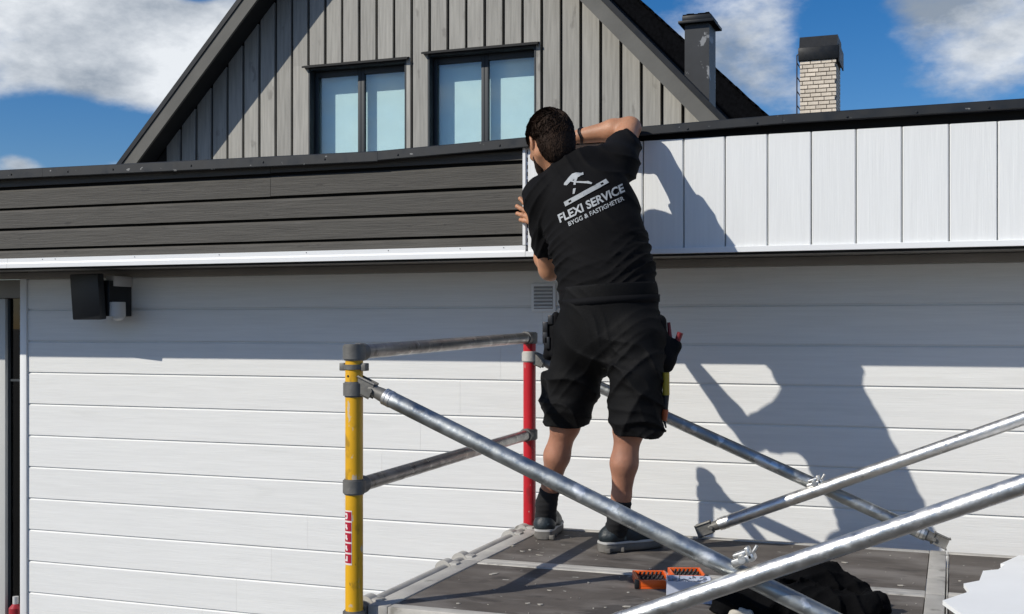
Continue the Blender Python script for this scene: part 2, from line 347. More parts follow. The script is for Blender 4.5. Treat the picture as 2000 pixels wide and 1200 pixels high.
# ------------------------------------------------------------------ gabled house behind
ho = thing('gabled_house', 'tall house with steep gable of weathered grey vertical boards and dark roof', 'house', (-4.9, DG, 0))
MP = 1.072; AX, AZP = -4.932, 5.115        # pitch and apex of the roof's outer line
def roofline(x, drop): return AZP-MP*abs(x-AX)-drop
HX0, HX1 = -8.0, -1.95
pts = [(HX0, 0), (HX1, 0), (HX1, Z(roofline(HX1, .10))), (AX, Z(AZP-.10)), (HX0, Z(roofline(HX0, .10)))]
prism('wall', [(x, DG+.03, z) for x, z in pts], (0, 3.2, 0), 'shaded_backing', ho)
for s in (-1, 1):                          # two roof slopes
    xe = AX+s*3.55
    pr = [(AX, Z(AZP)), (xe, Z(roofline(xe, 0))), (xe, Z(roofline(xe, .12))), (AX, Z(AZP-.12))]
    prism('roof_slope', [(x, DB+.03, z) for x, z in pr], (0, 3.3, 0), 'black_shingle', ho)
    pr = [(AX, Z(AZP+.012)), (xe, Z(roofline(xe, -.012))), (xe, Z(roofline(xe, .058))), (AX, Z(AZP-.058))]
    prism('verge_flashing', [(x, DB-.012, z) for x, z in pr], (0, .05, 0), 'black_sheet_metal', ho)
    pr = [(AX, Z(AZP-.060)), (xe, Z(roofline(xe, .060))), (xe, Z(roofline(xe, .250))), (AX, Z(AZP-.250))]
    prism('bargeboard', [(x, DB, z) for x, z in pr], (0, .028, 0), 'barge_board', ho)
    pr = [(AX, Z(AZP-.122)), (xe, Z(roofline(xe, .122))), (xe, Z(roofline(xe, .16))), (AX, Z(AZP-.16))]
    prism('eave_lining', [(x, DB+.029, z) for x, z in pr], (0, OH-.05, 0), 'dark_timber', ho)
WIN = [(-6.067, -4.988, 1.22, 2.605), (-4.753, -3.651, 1.22, 2.640)]
BP, BW = .1905, .160
x = AX-BP*16+.02
rects = []
while x < HX1:
    a, b = x, x+BW
    if a > HX0+.05:
        def top(xx): return roofline(xx, .165)
        spans = [(-.9, None)]
        for (wx0, wx1, wz0, wz1) in WIN:
            if b > wx0-.02 and a < wx1+.02:
                if a >= wx0-.03 and b <= wx1+.03: spans = [(-.9, wz0), (wz1+.03, None)]
                else:                        # board notched round the window edge
                    if a < wx0: rects.append((a, wx0-.004)); a2, b2 = a, wx0-.004; spans = [(-.9, wz0), (wz1+.03, None), ('n', a2, b2, wz0, wz1+.03)]
                    else: a2, b2 = wx1+.004, b; spans = [(-.9, wz0), (wz1+.03, None), ('n', a2, b2, wz0, wz1+.03)]
        pr_off = random.uniform(-.003, .003)
        for sp in spans:
            if sp[0] == 'n':
                _, aa, bb, z0, z1 = sp
                if bb-aa < .012: continue
                poly = [(aa, Z(z0)), (bb, Z(z0)), (bb, Z(z1)), (aa, Z(z1))]
            else:
                z0, z1 = sp
                if z1 is None:
                    if min(top(a), top(b)) < z0+.05: continue
                    poly = [(a, Z(z0)), (b, Z(z0)), (b, Z(top(b)))]
                    if a < AX < b: poly.append((AX, Z(top(AX))))
                    poly.append((a, Z(top(a))))
                else: poly = [(a, Z(z0)), (b, Z(z0)), (b, Z(z1)), (a, Z(z1))]
            prism('wall_board', [(xx, DG-.022+pr_off, zz) for xx, zz in poly], (0, .034, 0), 'gable_board', ho)
    x += BP
for (wx0, wx1, wz0, wz1) in WIN:
    wn = thing('w', '', '', ((wx0+wx1)/2, DG, Z(wz0)))
    bpy.data.objects.remove(wn)
    fr = bmesh.new(); f = .052; y0, y1 = DG-.002, DG+.06
    mid = (wx0+wx1)/2
    ix0, ix1 = wx0+.05, wx1-.012           # outer casing: deep on the left, thin on the right
    for lo, hi in [((wx0, y0-.024, Z(wz0)), (wx0+.014, DG+.12, Z(wz1))), ((wx1-.014, y0-.024, Z(wz0)), (wx1, DG+.12, Z(wz1))), ((wx0+.0145, y0-.020, Z(wz1-.022)), (wx1-.0145, DG+.12, Z(wz1))),
                   ((wx0+.0145, y0-.02, Z(wz0)), (wx1-.0145, DG+.12, Z(wz0+.06)))]: add_box(fr, lo, hi)
    wf = obj('window', bmmesh('window', fr), 'window_frame', ho)
    for (a, b) in [(wx0+.016, mid-.001), (mid+.001, wx1-.016)]:
        bm = bmesh.new(); zt, zb = wz1-.024, wz0+.062; q0, q1 = DG+.075, DG+.115
        for lo, hi in [((a, q0, Z(zb)), (a+.036, q1, Z(zt))), ((b-.036, q0, Z(zb)), (b, q1, Z(zt))), ((a+.0365, q0, Z(zt-.060)), (b-.0365, q1, Z(zt))), ((a+.0365, q0, Z(zb)), (b-.0365, q1, Z(zb+.05)))]: add_box(bm, lo, hi, .003)
        obj('sash', bmmesh('sash', bm), 'window_frame', wf, 40)
        box('pane', (a+.034, DG+.093, Z(zb+.03)), (b-.034, DG+.099, Z(zt-.05)), 'pane_glass', wf)
    box('blind', (wx0+.005, DG+.175, Z(wz0+.02)), (wx1-.005, DG+.18, Z(wz1+.1)), 'blind', wf)
    prism('drip_cap', [(wx0-.05, DG-.024, Z(wz1+.006)), (wx0-.05, DG-.075, Z(wz1-.006)), (wx0-.05, DG-.075, Z(wz1+.012)), (wx0-.05, DG-.024, Z(wz1+.028))], (wx1-wx0+.085, 0, 0), 'dark_timber', wf)
# cut the wall for the window recesses
wall = [c for c in ho.children if c.name.startswith('wall') and not c.name.startswith('wall_board')][0]
bm = bmesh.new()
def wall_front():
    xs = sorted({HX0, HX1, AX, *[v for w_ in WIN for v in (w_[0]+.002, w_[1]-.002)]})
    for a, b in zip(xs[:-1], xs[1:]):
        hole = [w_ for w_ in WIN if a >= w_[0]-.01 and b <= w_[1]+.01]
        def quad(z0a, z0b, z1a, z1b):
            vs = [bm.verts.new((a, DG+.03, Z(z0a))), bm.verts.new((b, DG+.03, Z(z0b))), bm.verts.new((b, DG+.03, Z(z1b))), bm.verts.new((a, DG+.03, Z(z1a)))]
            bm.faces.new(vs)
        ta, tb = roofline(a, .1), roofline(b, .1)
        if hole:
            w_ = hole[0]; quad(-1.75, -1.75, w_[2]+.002, w_[2]+.002); quad(w_[3]-.002, w_[3]-.002, ta, tb)
        else: quad(-1.75, -1.75, ta, tb)
    for w_ in WIN:                         # reveals
        c = [(w_[0]+.002, w_[2]+.002), (w_[1]-.002, w_[2]+.002), (w_[1]-.002, w_[3]-.002), (w_[0]+.002, w_[3]-.002)]
        for i in range(4):
            p, q = c[i], c[(i+1) % 4]
            bm.faces.new([bm.verts.new((p[0], DG+.03, Z(p[1]))), bm.verts.new((q[0], DG+.03, Z(q[1]))), bm.verts.new((q[0], DG+.3, Z(q[1]))), bm.verts.new((p[0], DG+.3, Z(p[1])))])
    for a, b in ((HX0, HX0), (HX1, HX1)):
        t = Z(roofline(a, .1)); bm.faces.new([bm.verts.new(p) for p in ((a, DG+.03, 0), (a, DG+3.2, 0), (a, DG+3.2, t), (a, DG+.03, t))])
    bm.faces.new([bm.verts.new((xx, DG+3.2, zz)) for xx, zz in pts_wall])
pts_wall = pts = [(HX0, 0), (HX1, 0), (HX1, Z(roofline(HX1, .10))), (AX, Z(AZP-.10)), (HX0, Z(roofline(HX0, .10)))]
wall_front()
bmesh.ops.remove_doubles(bm, verts=bm.verts, dist=.0005)
old = wall.data; wall.data = bmmesh('wall', bm); wall.data.materials.append(MATS['shaded_backing']); bpy.data.meshes.remove(old)
# black metal flue on the right slope near the verge
x0, x1, y0, y1 = -2.249, -2.028, 10.5, 10.80
prism('chimney', [(x0, y0, Z(roofline(x0, .03))), (x1, y0, Z(roofline(x1, .03))), (x1, y0, Z(2.708)), (x0, y0, Z(2.708))], (0, y1-y0, 0), 'peeling_black', ho)
box('chimney_cap', (x0-.05, y0-.05, Z(2.709)), (x1+.05, y1+.05, Z(2.735)), 'black_sheet_metal', ho, .004)
box('chimney_cap', (x0-.02, y0-.02, Z(2.736)), (x1+.02, y1+.02, Z(2.785)), 'black_sheet_metal', ho, .006)
bm = bmesh.new()
for i in range(7): add_box(bm, (x0-.015+i*.034, y0-.015, Z(2.7855)), (x0+.018+i*.034, y0+.25, Z(2.785+.006+.012*random.random())))
obj('cap_moss', bmmesh('m', bm), 'black_shingle', ho)

# rear wing with its dark roof and a brick chimney
rw = thing('rear_wing', 'black roofed rear wing showing behind the right slope of the gable', 'house', (-3.2, 13.4, 0))
pr = [(-5.4, 0), (-1.62, 0), (-1.62, Z(2.04)), (-1.80, Z(2.24)), (-5.0, Z(5.366)), (-5.4, Z(5.0))]
prism('roof', [(x, 13.45, z) for x, z in pr], (0, 9, 0), 'black_shingle', rw)
prism('eave', [(-1.97, 13.40, Z(2.30)), (-1.70, 13.40, Z(2.30)), (-1.70, 13.40, Z(2.345)), (-1.97, 13.40, Z(2.345))], (0, .5, 0), 'black_shingle', rw)
rr = random.Random(3)
bm = bmesh.new()                           # uneven shingle edges along the verge
t = 0
while t < 1:
    xa = -4.6+2.75*t; za = 5.366-.977*(xa+5.0)+.003
    q_ = Vector((xa, 13.47, Z(za-.022+.006*rr.random()))); add_box(bm, q_-Vector((.075, .06, .014)), q_+Vector((.075, .06, .014)), .004, Matrix.Rotation(math.radians(44.3+rr.uniform(-2, 2)), 3, 'Y'), q_)
    t += .026
obj('verge_shingles', bmmesh('v', bm), 'black_shingle', rw)

ch = thing('brick_chimney', 'cream brick chimney with black sheet metal hood and thin ladder', 'chimney', (-2.07, 20.3, Z(2.2)))
cx0, cx1, cy0, cy1 = -2.362, -1.783, 20.0, 20.75
box('core', (cx0+.012, cy0+.012, Z(2.2)), (cx1-.012, cy1-.012, Z(4.40)), 'mortar', ch)
bl, bh, bd = .162, .052, .08
bme = bpy.data.meshes.new('brick')
bmm = bmesh.new(); add_box(bmm, (0, 0, 0), (bl, bd, bh), .004); bmm.to_mesh(bme); bmm.free(); bme.materials.append(MATS['brick'])
bme.polygons.foreach_set('use_smooth', [False]*len(bme.polygons))
halves = {}
def brick(x, y, z, ln, side):
    key = (round(ln, 3), side)
    if key not in halves:
        m_ = bme.copy()
        for v in m_.vertices:
            if v.co.x > .08: v.co.x += ln-bl
        if side:
            for v in m_.vertices: v.co.x, v.co.y = -v.co.y, v.co.x
        halves[key] = m_
    o = bpy.data.objects.new('brick', halves[key]); COL.objects.link(o); o.parent = ch
    o.matrix_parent_inverse = Matrix.Translation(-ch.location)
    o.location = (x, y, z)
row = 0; z = Z(3.25)
while z < Z(4.36):
    st = [0, -.085, -.04, -.125][row % 4]; xx = cx0+st
    while xx < cx1-.01:
        a, b = max(xx, cx0), min(xx+bl, cx1)
        if b-a > .03: brick(a, cy0-.002+random.uniform(-.002, .002), z, b-a, False)
        xx += bl+.011
    yy = cy0+.085+st*.5
    while yy < cy1-.01:
        a, b = max(yy, cy0+.082), min(yy+bl, cy1)
        if b-a > .03: brick(cx1+.002, a, z, b-a, True)
        yy += bl+.011
    z += bh+.0155; row += 1
hood = box('hood', (cx0-.025, cy0-.03, Z(4.39)), (cx1+.035, cy1+.03, Z(4.60)), 'black_sheet_metal', ch, .006)
prism('hood_top', [(cx0-.01, cy0-.02, Z(4.602)), (cx0-.01, cy1+.02, Z(4.602)), (cx0-.01, cy1-.04, Z(4.79)), (cx0-.01, cy0+.05, Z(4.79))], (cx1-cx0+.03, 0, 0), 'black_sheet_metal', ch)
box('side_flap', (cx1+.0355, cy0-.02, Z(4.33)), (cx1+.055, cy1, Z(4.62)), 'black_sheet_metal', ch)
lad = bmesh.new()
for yy in (20.05, 20.62):
    add_tube(lad, A(cx0-.055, yy, 2.3), A(cx0-.055, yy, 4.50), .011, seg=8)
    add_tube(lad, A(cx0-.055, yy, 4.50), A(cx0-.0, yy, 4.53), .011, seg=8)
for i in range(9): add_tube(lad, A(cx0-.055, 20.05, 2.5+.235*i), A(cx0-.055, 20.62, 2.5+.235*i), .009, seg=8)
obj('ladder', bmmesh('l', lad), 'ladder_metal', ch, 40)

# ------------------------------------------------------------------ floodlight on the wall
fl = thing('floodlight', 'black floodlight with white motion sensor mounted under the eave at left', 'wall lamp', A(-4.2, DW, .1))
a = P(172, 580, 4.99)
rz = Matrix.Rotation(math.radians(-6), 3, 'Z') @ Matrix.Rotation(math.radians(5), 3, 'X')
box('lamp_housing', (a[0]-.098, a[1]-.022, a[2]-.118), (a[0]+.098, a[1]+.022, a[2]+.118), 'light_black', fl, .006, rz)
box('back_box', (a[0]-.01, a[1]+.03, a[2]-.10), (a[0]+.11, DW-.002, a[2]+.085), 'light_black', fl, .004)
b = P(222, 550, 5.08)
box('junction_box', (b[0]-.026, b[1]-.03, b[2]-.026), (b[0]+.028, DW-.001, b[2]+.028), 'grey_plastic', fl, .004)
tube('bracket', (a[0]+.02, a[1]+.01, a[2]), (a[0]+.05, DW-.02, a[2]), .014, 'light_black', fl)
c = P(229, 607, 5.06)
bm = bmesh.new(); add_tube(bm, (c[0], c[1], c[2]-.030), (c[0], c[1], c[2]+.044), .043, .041)
obj('motion_sensor', bmmesh('s', bm), 'grey_plastic', fl, 40)
bm = bmesh.new(); bmesh.ops.create_uvsphere(bm, u_segments=20, v_segments=10, radius=.032)
for v in bm.verts: v.co = Vector((c[0]+.006+v.co.x, c[1]+v.co.y, c[2]-.032+v.co.z*.65))
obj('sensor_lens', bmmesh('s', bm), 'grey_plastic', fl, 180)

# red can in the doorway
ca = thing('red_canister', 'small red canister with pale cap standing in the doorway at left', 'canister', (-4.86, 5.205, .058))
bm = bmesh.new(); add_tube(bm, (-4.86, 5.205, .058), (-4.86, 5.205, .20), .036, seg=24); add_tube(bm, (-4.86, 5.205, .20), (-4.86, 5.205, .222), .036, .016, seg=24)
obj('body', bmmesh('c', bm), 'red_can', ca, 40)
tube('cap', (-4.86, 5.205, .222), (-4.86, 5.205, .262), .016, 'grey_plastic', ca)

# ------------------------------------------------------------------ scaffold
SX0, SX1, SY0, SY1 = -1.61, .72, 3.037, 4.543
sc = thing('scaffold', 'aluminium scaffold with yellow and red posts, crossed tube braces and plywood decks', 'scaffold', (-.4, 3.8, 0))
RP = .0257
post_top = -.06
for (x, y, m) in [(SX0, SY0, 'yellow_paint'), (SX0, SY1, 'red_paint'), (SX1, SY0, 'yellow_paint'), (SX1, SY1, 'red_paint')]:
    po = tube('post', (x, y, .02), A(x, y, post_top), RP, m, sc, seg=40)
    tube('foot_plate', (x, y, 0), (x, y, .0195), .07, 'cast_coupler', sc)
    def collar(zc, hh, rr_=.0325, mat='cast_coupler', name='coupler'):
        bm = bmesh.new(); add_tube(bm, A(x, y, zc-hh/2), A(x, y, zc+hh/2), rr_, seg=36)
        bmesh.ops.bevel(bm, geom=[e for e in bm.edges if abs(e.verts[0].co.z-e.verts[1].co.z) < 1e-5], offset=.004, segments=2, affect='EDGES')
        return obj(name, bmmesh(name, bm), mat, sc, 40)
    t0 = -.071 if y == SY0 else -.042
    collar(t0, .047); collar(t0-.385 if y == SY0 else -.433, .044); collar(DECK-.035, .05)
    if y == SY0:
        collar(-.177, .044, .0315)
        cl = collar(-.113, .022, .0295, 'cast_coupler', 'locking_clip')
        for s in (-1, 1): box('clip_tab', (x+s*.034-.008, y-.012, Z(-.124)), (x+s*.034+.008, y+.012, Z(-.102)), 'cast_coupler', cl, .002)
        d_ = Vector((-.25, -1, 0)).normalized()
        tube('pin_hole', Vector(A(x, y, -.139))+d_*(RP-.002), Vector(A(x, y, -.139))+d_*(RP+.0006), .0036, 'black_void', sc, seg=16)
    else: collar(-.118, .044, .0315, 'deck_frame')
for x in (SX0, SX1):
    e = -1
    for nm, z0, z1, r, m in [('top_rail', -.071, -.042, .0215, 'worn_rail'), ('middle_rail', -.456, -.433, .0215, 'worn_rail'), ('end_ledger', DECK-.02, DECK-.02, .021, 'deck_frame')]:
        tube(nm, A(x, SY0+.028, z0), A(x, SY1-.028, z1), r, m, sc)
        for yy, zz, s in ((SY0, z0, 1), (SY1, z1, -1)):
            tube('rail_socket', A(x, yy+s*.020, zz), A(x, yy+s*.055, zz), r+.0045, 'cast_coupler', sc)
# sticker of five red squares on the yellow post
stk = bmesh.new(); sw = bmesh.new()
def patch(bm, a0, a1, z0, z1, r, n=5):
    vs = [[bm.verts.new((SX0+r*math.sin(a0+(a1-a0)*i/n), SY0-r*math.cos(a0+(a1-a0)*i/n), Z(zz))) for i in range(n+1)] for zz in (z0, z1)]
    for i in range(n): bm.faces.new((vs[0][i], vs[0][i+1], vs[1][i+1], vs[1][i]))
zt = (640-997)/2069*SY0; zb = (640-1100)/2069*SY0; sh = (zt-zb)/5
a0, a1 = math.radians(-44), math.radians(10)
patch(sw, a0-.04, a1+.06, zb-.002, zt+.002, RP+.0006)
for i in range(5):
    z1 = zt-i*sh-.0015; z0 = zt-(i+1)*sh+.0035
    patch(stk, a0, a1, z0, z1, RP+.0011)
    if i == 0:
        patch(sw, a0+.1, a0+.45, z1-.010, z1-.004, RP+.0016); patch(sw, a0+.1, a0+.45, z0+.004, z0+.009, RP+.0016); patch(sw, a0+.35, a0+.5, z0+.007, z1-.007, RP+.0017)
    elif i == 4:
        patch(sw, a0+.1, a0+.5, z0+.005, z0+.010, RP+.0016); patch(sw, a0+.3, a0+.5, z0+.005, z1-.005, RP+.0017)
    else:
        patch(sw, a0+.12, a0+.42, z0+.008, z1-.006, RP+.0016); patch(sw, a0+.3, a0+.5, z0+.005, z0+.011, RP+.0017)
so_ = obj('sticker', bmmesh('s', sw), 'sticker_white', sc); obj('sticker_square', bmmesh('s', stk), 'sticker_red', so_)

# crossed braces: upper claw on the post, lower claw hooked over the deck ledger
def brace(p0, p1, mat, upper, lower, r=.0235):
    p0 = Vector(p0); p1 = Vector(p1); d = (p1-p0).normalized()
    br = tube('brace', p0+d*.075, p1-d*.06, r, mat, sc, seg=36)
    for s, p, q, on in ((1, p0, d, upper), (-1, p1, -d, lower)):
        if not on: continue
        for k_ in (.070, .084):            # crimped rings
            tube('crimp_ring', p+q*(k_), p+q*(k_+.009), r+.0012, 'bright_tube', br, seg=36)
        bm = bmesh.new(); add_tube(bm, p+q*.018, p+q*.070, .016, .0205, seg=20)
        up = Vector((0, 0, 1)); sd = q.cross(up).normalized()
        M3 = Matrix((q, sd, q.cross(sd))).transposed()
        add_box(bm, p-Vector((.026, .014, .020)), p+Vector((.026, .014, .020)), .005, M3, p+q*.004)
        add_tube(bm, p+q*.03-sd*.024, p+q*.03+sd*.024, .007, seg=12)
        obj('claw', bmmesh('claw', bm), 'cast_coupler', br, 40)
    return br
zU, zL = -.165, DECK+.028
bA = brace(A(SX0+.035, SY0-.002, -.168), A(-.09, SY0-.002, -.805), 'galvanised', True, True)
bC = brace(A(SX0+.035, SY1, -.128), A(-.035, SY1, zL), 'galvanised', True, True)
bB = brace(A(SX1, SY0-.055, -.128), A(-.88, SY0-.055, -.79), 'bright_tube', True, True)
bD = brace(A(SX1, SY1-.052, -.118), A(-.885, SY1-.052, zL+.004), 'bright_tube', True, True)
def clip(c, d):
    c = Vector(c); bm = bmesh.new(); d = Vector(d).normalized(); up = Vector((-d.z, 0, d.x)); up = up if up.z > 0 else -up
    R3 = Matrix((d, Vector((0, 1, 0)), d.cross(Vector((0, 1, 0))))).transposed()
    add_box(bm, c-Vector((.030, .012, .010)), c+Vector((.030, .030, .010)), .004, R3, c)
    add_box(bm, c+up*.016-Vector((.020, .010, .006)), c+up*.016+Vector((.022, .022, .006)), .003, R3, c+up*.016)
    add_tube(bm, c+up*.004+Vector((0, -.020, 0)), c+up*.004+Vector((0, .035, 0)), .010, seg=14)
    add_box(bm, c+d*.020+up*.012-Vector((.006, .012, .016)), c+d*.020+up*.012+Vector((.006, .016, .016)), .003, R3, c+d*.020+up*.012)
    add_tube(bm, c+d*.030+up*.010, c+d*.046+up*.022, .0045, seg=10)
    o = obj('brace_clip', bmmesh('clip', bm), 'bright_tube', sc, 40)
clip(P(1452, 1098, SY0-.05)+np.array([0, .0, .005]), (1, 0, .42)); clip(P(1592, 946, SY1-.05), (1, 0, .42))

# decks: aluminium frames with plywood sheets let in
def platform(x0, x1, y0, y1, wl, wr, wy0, wy1):
    bm = bmesh.new(); zt_, zb_ = Z(DECK), Z(DECK-.055)
    add_box(bm, (x0, y0, zb_), (x0+wl, y1, zt_), .003); add_box(bm, (x1-wr, y0, zb_), (x1, y1, zt_), .003)
    add_box(bm, (x0+wl+.001, y0, zb_), (x1-wr-.001, y0+wy0, zt_-.0008), .003); add_box(bm, (x0+wl+.001, y1-wy1, zb_), (x1-wr-.001, y1, zt_-.0008), .003)
    f_ = obj('platform_frame', bmmesh('pf', bm), 'deck_frame', sc, 40)
    box('plywood_sheet', (x0+wl+.003, y0+wy0+.003, Z(DECK-.016)), (x1-wr-.003, y1-wy1-.003, Z(DECK-.004)), 'plywood', f_)
    return f_
YM = 3.79
for (x0, x1, wl, wr) in [(SX0+.028, -.022, .062, .055), (-.018, 1.55, .004, .06)]:
    platform(x0, x1, SY0+.03, YM-.002, wl, wr, .045, .038); platform(x0, x1, YM+.002, SY1-.02, wl, wr, .038, .034)
for y in (3.13, 3.70, 3.84, 4.33, 4.47):   # hooks of the decks over the end ledger
    bm = bmesh.new(); add_tube(bm, A(SX0-.004, y-.022, DECK-.016), A(SX0-.004, y+.022, DECK-.016), .030, seg=24)
    add_box(bm, A(SX0+.004, y-.020, DECK-.032), A(SX0+.045, y+.020, DECK+.006), .003)
    obj('deck_hook', bmmesh('h', bm), 'deck_frame', sc, 40)
for x in (-.02,):                          # cross ledger carrying the deck joint
    tube('cross_ledger', A(x, SY0+.02, DECK-.085), A(x, SY1-.02, DECK-.085), .021, 'worn_rail', sc)
for y in (SY0, SY1):                       # long ledgers
    tube('long_ledger', A(SX0+.02, y, DECK-.085), A(SX1-.02, y, DECK-.085), .0215, 'worn_rail', sc)

# ------------------------------------------------------------------ implicit surfaces for soft bodies
class Field:
    def __init__(s, lo, hi, h):
        s.lo = np.array(lo, float); s.h = h; s.n = np.ceil((np.array(hi)-s.lo)/h).astype(int)+1
        s.F = np.full(s.n, .2, np.float32)
        s.ax = [(s.lo[i]+h*np.arange(s.n[i])).astype(np.float32) for i in range(3)]
    def sl(s, lo, hi):
        a = np.clip(np.floor((np.array(lo)-s.lo)/s.h).astype(int), 0, s.n); b = np.clip(np.ceil((np.array(hi)-s.lo)/s.h).astype(int)+1, 0, s.n)
        S = tuple(slice(a[i], b[i]) for i in range(3))
        X = s.ax[0][S[0]][:, None, None]; Y = s.ax[1][S[1]][None, :, None]; Zz = s.ax[2][S[2]][None, None, :]
        return S, X, Y, Zz
    def put(s, S, d, k, op):
        f = s.F[S]
        if op == 'add':
            h = np.clip(.5+.5*(f-d)/k, 0, 1); s.F[S] = f*(1-h)+d*h-k*h*(1-h)
        elif op == 'sub':
            h = np.clip(.5-.5*(f+d)/k, 0, 1); s.F[S] = f*(1-h)+(-d)*h+k*h*(1-h)
    def cone(s, a, b, ra, rb, k=.02, flat=None, op='add', ends=None):
        a = np.array(a, float); b = np.array(b, float); m = (max(ra, rb)+.06+k)/(min(1.0, flat[2]) if flat is not None else 1.0)
        S, X, Y, Zz = s.sl(np.minimum(a, b)-m, np.maximum(a, b)+m)
        if s.F[S].size == 0: return
        px, py, pz = X+0*Y+0*Zz, Y+0*X+0*Zz, Zz+0*X+0*Y
        if flat is not None:
            o, n, sc_ = flat
            q = ((px-o[0])*n[0]+(py-o[1])*n[1]+(pz-o[2])*n[2])*(sc_-1); px = px+q*n[0]; py = py+q*n[1]; pz = pz+q*n[2]
            a = a+(sc_-1)*np.dot(a-o, n)*n; b = b+(sc_-1)*np.dot(b-o, n)*n
        ab = b-a; L2 = max(np.dot(ab, ab), 1e-9)
        t = np.clip(((px-a[0])*ab[0]+(py-a[1])*ab[1]+(pz-a[2])*ab[2])/L2, 0, 1)
        d = np.sqrt((px-a[0]-t*ab[0])**2+(py-a[1]-t*ab[1])**2+(pz-a[2]-t*ab[2])**2)-(ra+(rb-ra)*t)
        if ends is not None:                # cut flat at b
            n = ab/math.sqrt(L2); e = (px-b[0])*n[0]+(py-b[1])*n[1]+(pz-b[2])*n[2]+ends; d = np.maximum(d, e)
        s.put(S, d.astype(np.float32), k, op)
    def ell(s, c, axes, rad, k=.02, op='add'):
        c = np.array(c, float); m = max(rad)+.05+k
        S, X, Y, Zz = s.sl(c-m, c+m)
        if s.F[S].size == 0: return
        dx, dy, dz = X-c[0], Y-c[1], Zz-c[2]
        q = [(dx*e[0]+dy*e[1]+dz*e[2])/r for e, r in zip(axes, rad)]
        k0 = np.sqrt(q[0]**2+q[1]**2+q[2]**2); q2 = [q_/r for q_, r in zip(q, rad)]
        k1 = np.sqrt(q2[0]**2+q2[1]**2+q2[2]**2)+1e-6
        s.put(S, (k0*(k0-1)/k1).astype(np.float32), k, op)
    def all(s):
        return s.ax[0][:, None, None], s.ax[1][None, :, None], s.ax[2][None, None, :]
    def cut(s, fn):
        s.F = np.maximum(s.F, fn(*s.all()).astype(np.float32))
    def warp(s, fn):
        s.F = s.F+fn(*s.all()).astype(np.float32)
    def mesh(s):
        F = s.F; n = F.shape
        c = [F[i:n[0]-1+i, j:n[1]-1+j, k:n[2]-1+k] for i in (0, 1) for j in (0, 1) for k in (0, 1)]
        neg = sum((q < 0).astype(np.int8) for q in c)
        idx = np.argwhere((neg > 0) & (neg < 8)); 
        vid = -np.ones((n[0]-1, n[1]-1, n[2]-1), np.int64); vid[tuple(idx.T)] = np.arange(len(idx))
        offs = np.array([(i, j, k) for i in (0, 1) for j in (0, 1) for k in (0, 1)])
        val = np.stack([F[tuple((idx+o).T)] for o in offs], 1)
        acc = np.zeros((len(idx), 3)); cnt = np.zeros(len(idx))
        for i in range(8):
            for j in range(i+1, 8):
                if np.abs(offs[i]-offs[j]).sum() != 1: continue
                m = (val[:, i] < 0) != (val[:, j] < 0)
                t = val[m, i]/(val[m, i]-val[m, j]); acc[m] += offs[i]+t[:, None]*(offs[j]-offs[i]); cnt[m] += 1
        V = s.lo+s.h*(idx+acc/cnt[:, None])
        faces = []
        for ax in range(3):
            a, b = [(1, 2), (2, 0), (0, 1)][ax]
            sh = [slice(None)]*3; sh2 = [slice(None)]*3; sh[ax] = slice(0, n[ax]-1); sh2[ax] = slice(1, n[ax])
            f0 = F[tuple(sh)] < 0; f1 = F[tuple(sh2)] < 0
            e = np.argwhere(f0 != f1); e = e[(e[:, a] > 0) & (e[:, b] > 0) & (e[:, a] < n[a]-1) & (e[:, b] < n[b]-1)]
            if len(e) == 0: continue
            s0 = f0[tuple(e.T)]
            ea = np.eye(3, dtype=int)[a]; eb = np.eye(3, dtype=int)[b]
            q = np.stack([vid[tuple((e-ea-eb).T)], vid[tuple((e-eb).T)], vid[tuple(e.T)], vid[tuple((e-ea).T)]], 1)
            q[~s0] = q[~s0][:, ::-1]; faces.append(q)
        return V, np.concatenate(faces)
def vf_mesh(name, parts):
    V = []; Fc = []; o = 0
    for v, f in parts: V.append(v); Fc.append(f+o); o += len(v)
    V = np.concatenate(V); Fc = np.concatenate(Fc)
    me = bpy.data.meshes.new(name); me.vertices.add(len(V)); me.vertices.foreach_set('co', V.astype(np.float32).ravel())
    me.loops.add(Fc.size); me.loops.foreach_set('vertex_index', Fc.ravel().astype(np.int32))
    me.polygons.add(len(Fc)); me.polygons.foreach_set('loop_start', (np.arange(len(Fc))*4).astype(np.int32)); me.polygons.foreach_set('loop_total', np.full(len(Fc), 4, np.int32))
    me.update(calc_edges=True); me.validate(); return me
def ridges(X, Y, Zz, n, lam, ph, wob=1.0):
    a = (X*n[0]+Y*n[1]+Zz*n[2])*(math.pi/lam)+ph+wob*(.9*np.sin(9*X+5*Zz+ph)+.7*np.sin(17*Zz-13*X+2*ph)+.5*np.sin(11*Y+21*X))
    return (1-np.abs(np.sin(a)))**2
def lumps(X, Y, Zz, f, ph=0): return np.sin(f*X+ph+1.3*np.sin(.7*f*Zz))*np.sin(f*.9*Zz+2*ph+np.sin(.8*f*X))*np.cos(f*.8*Y+ph)

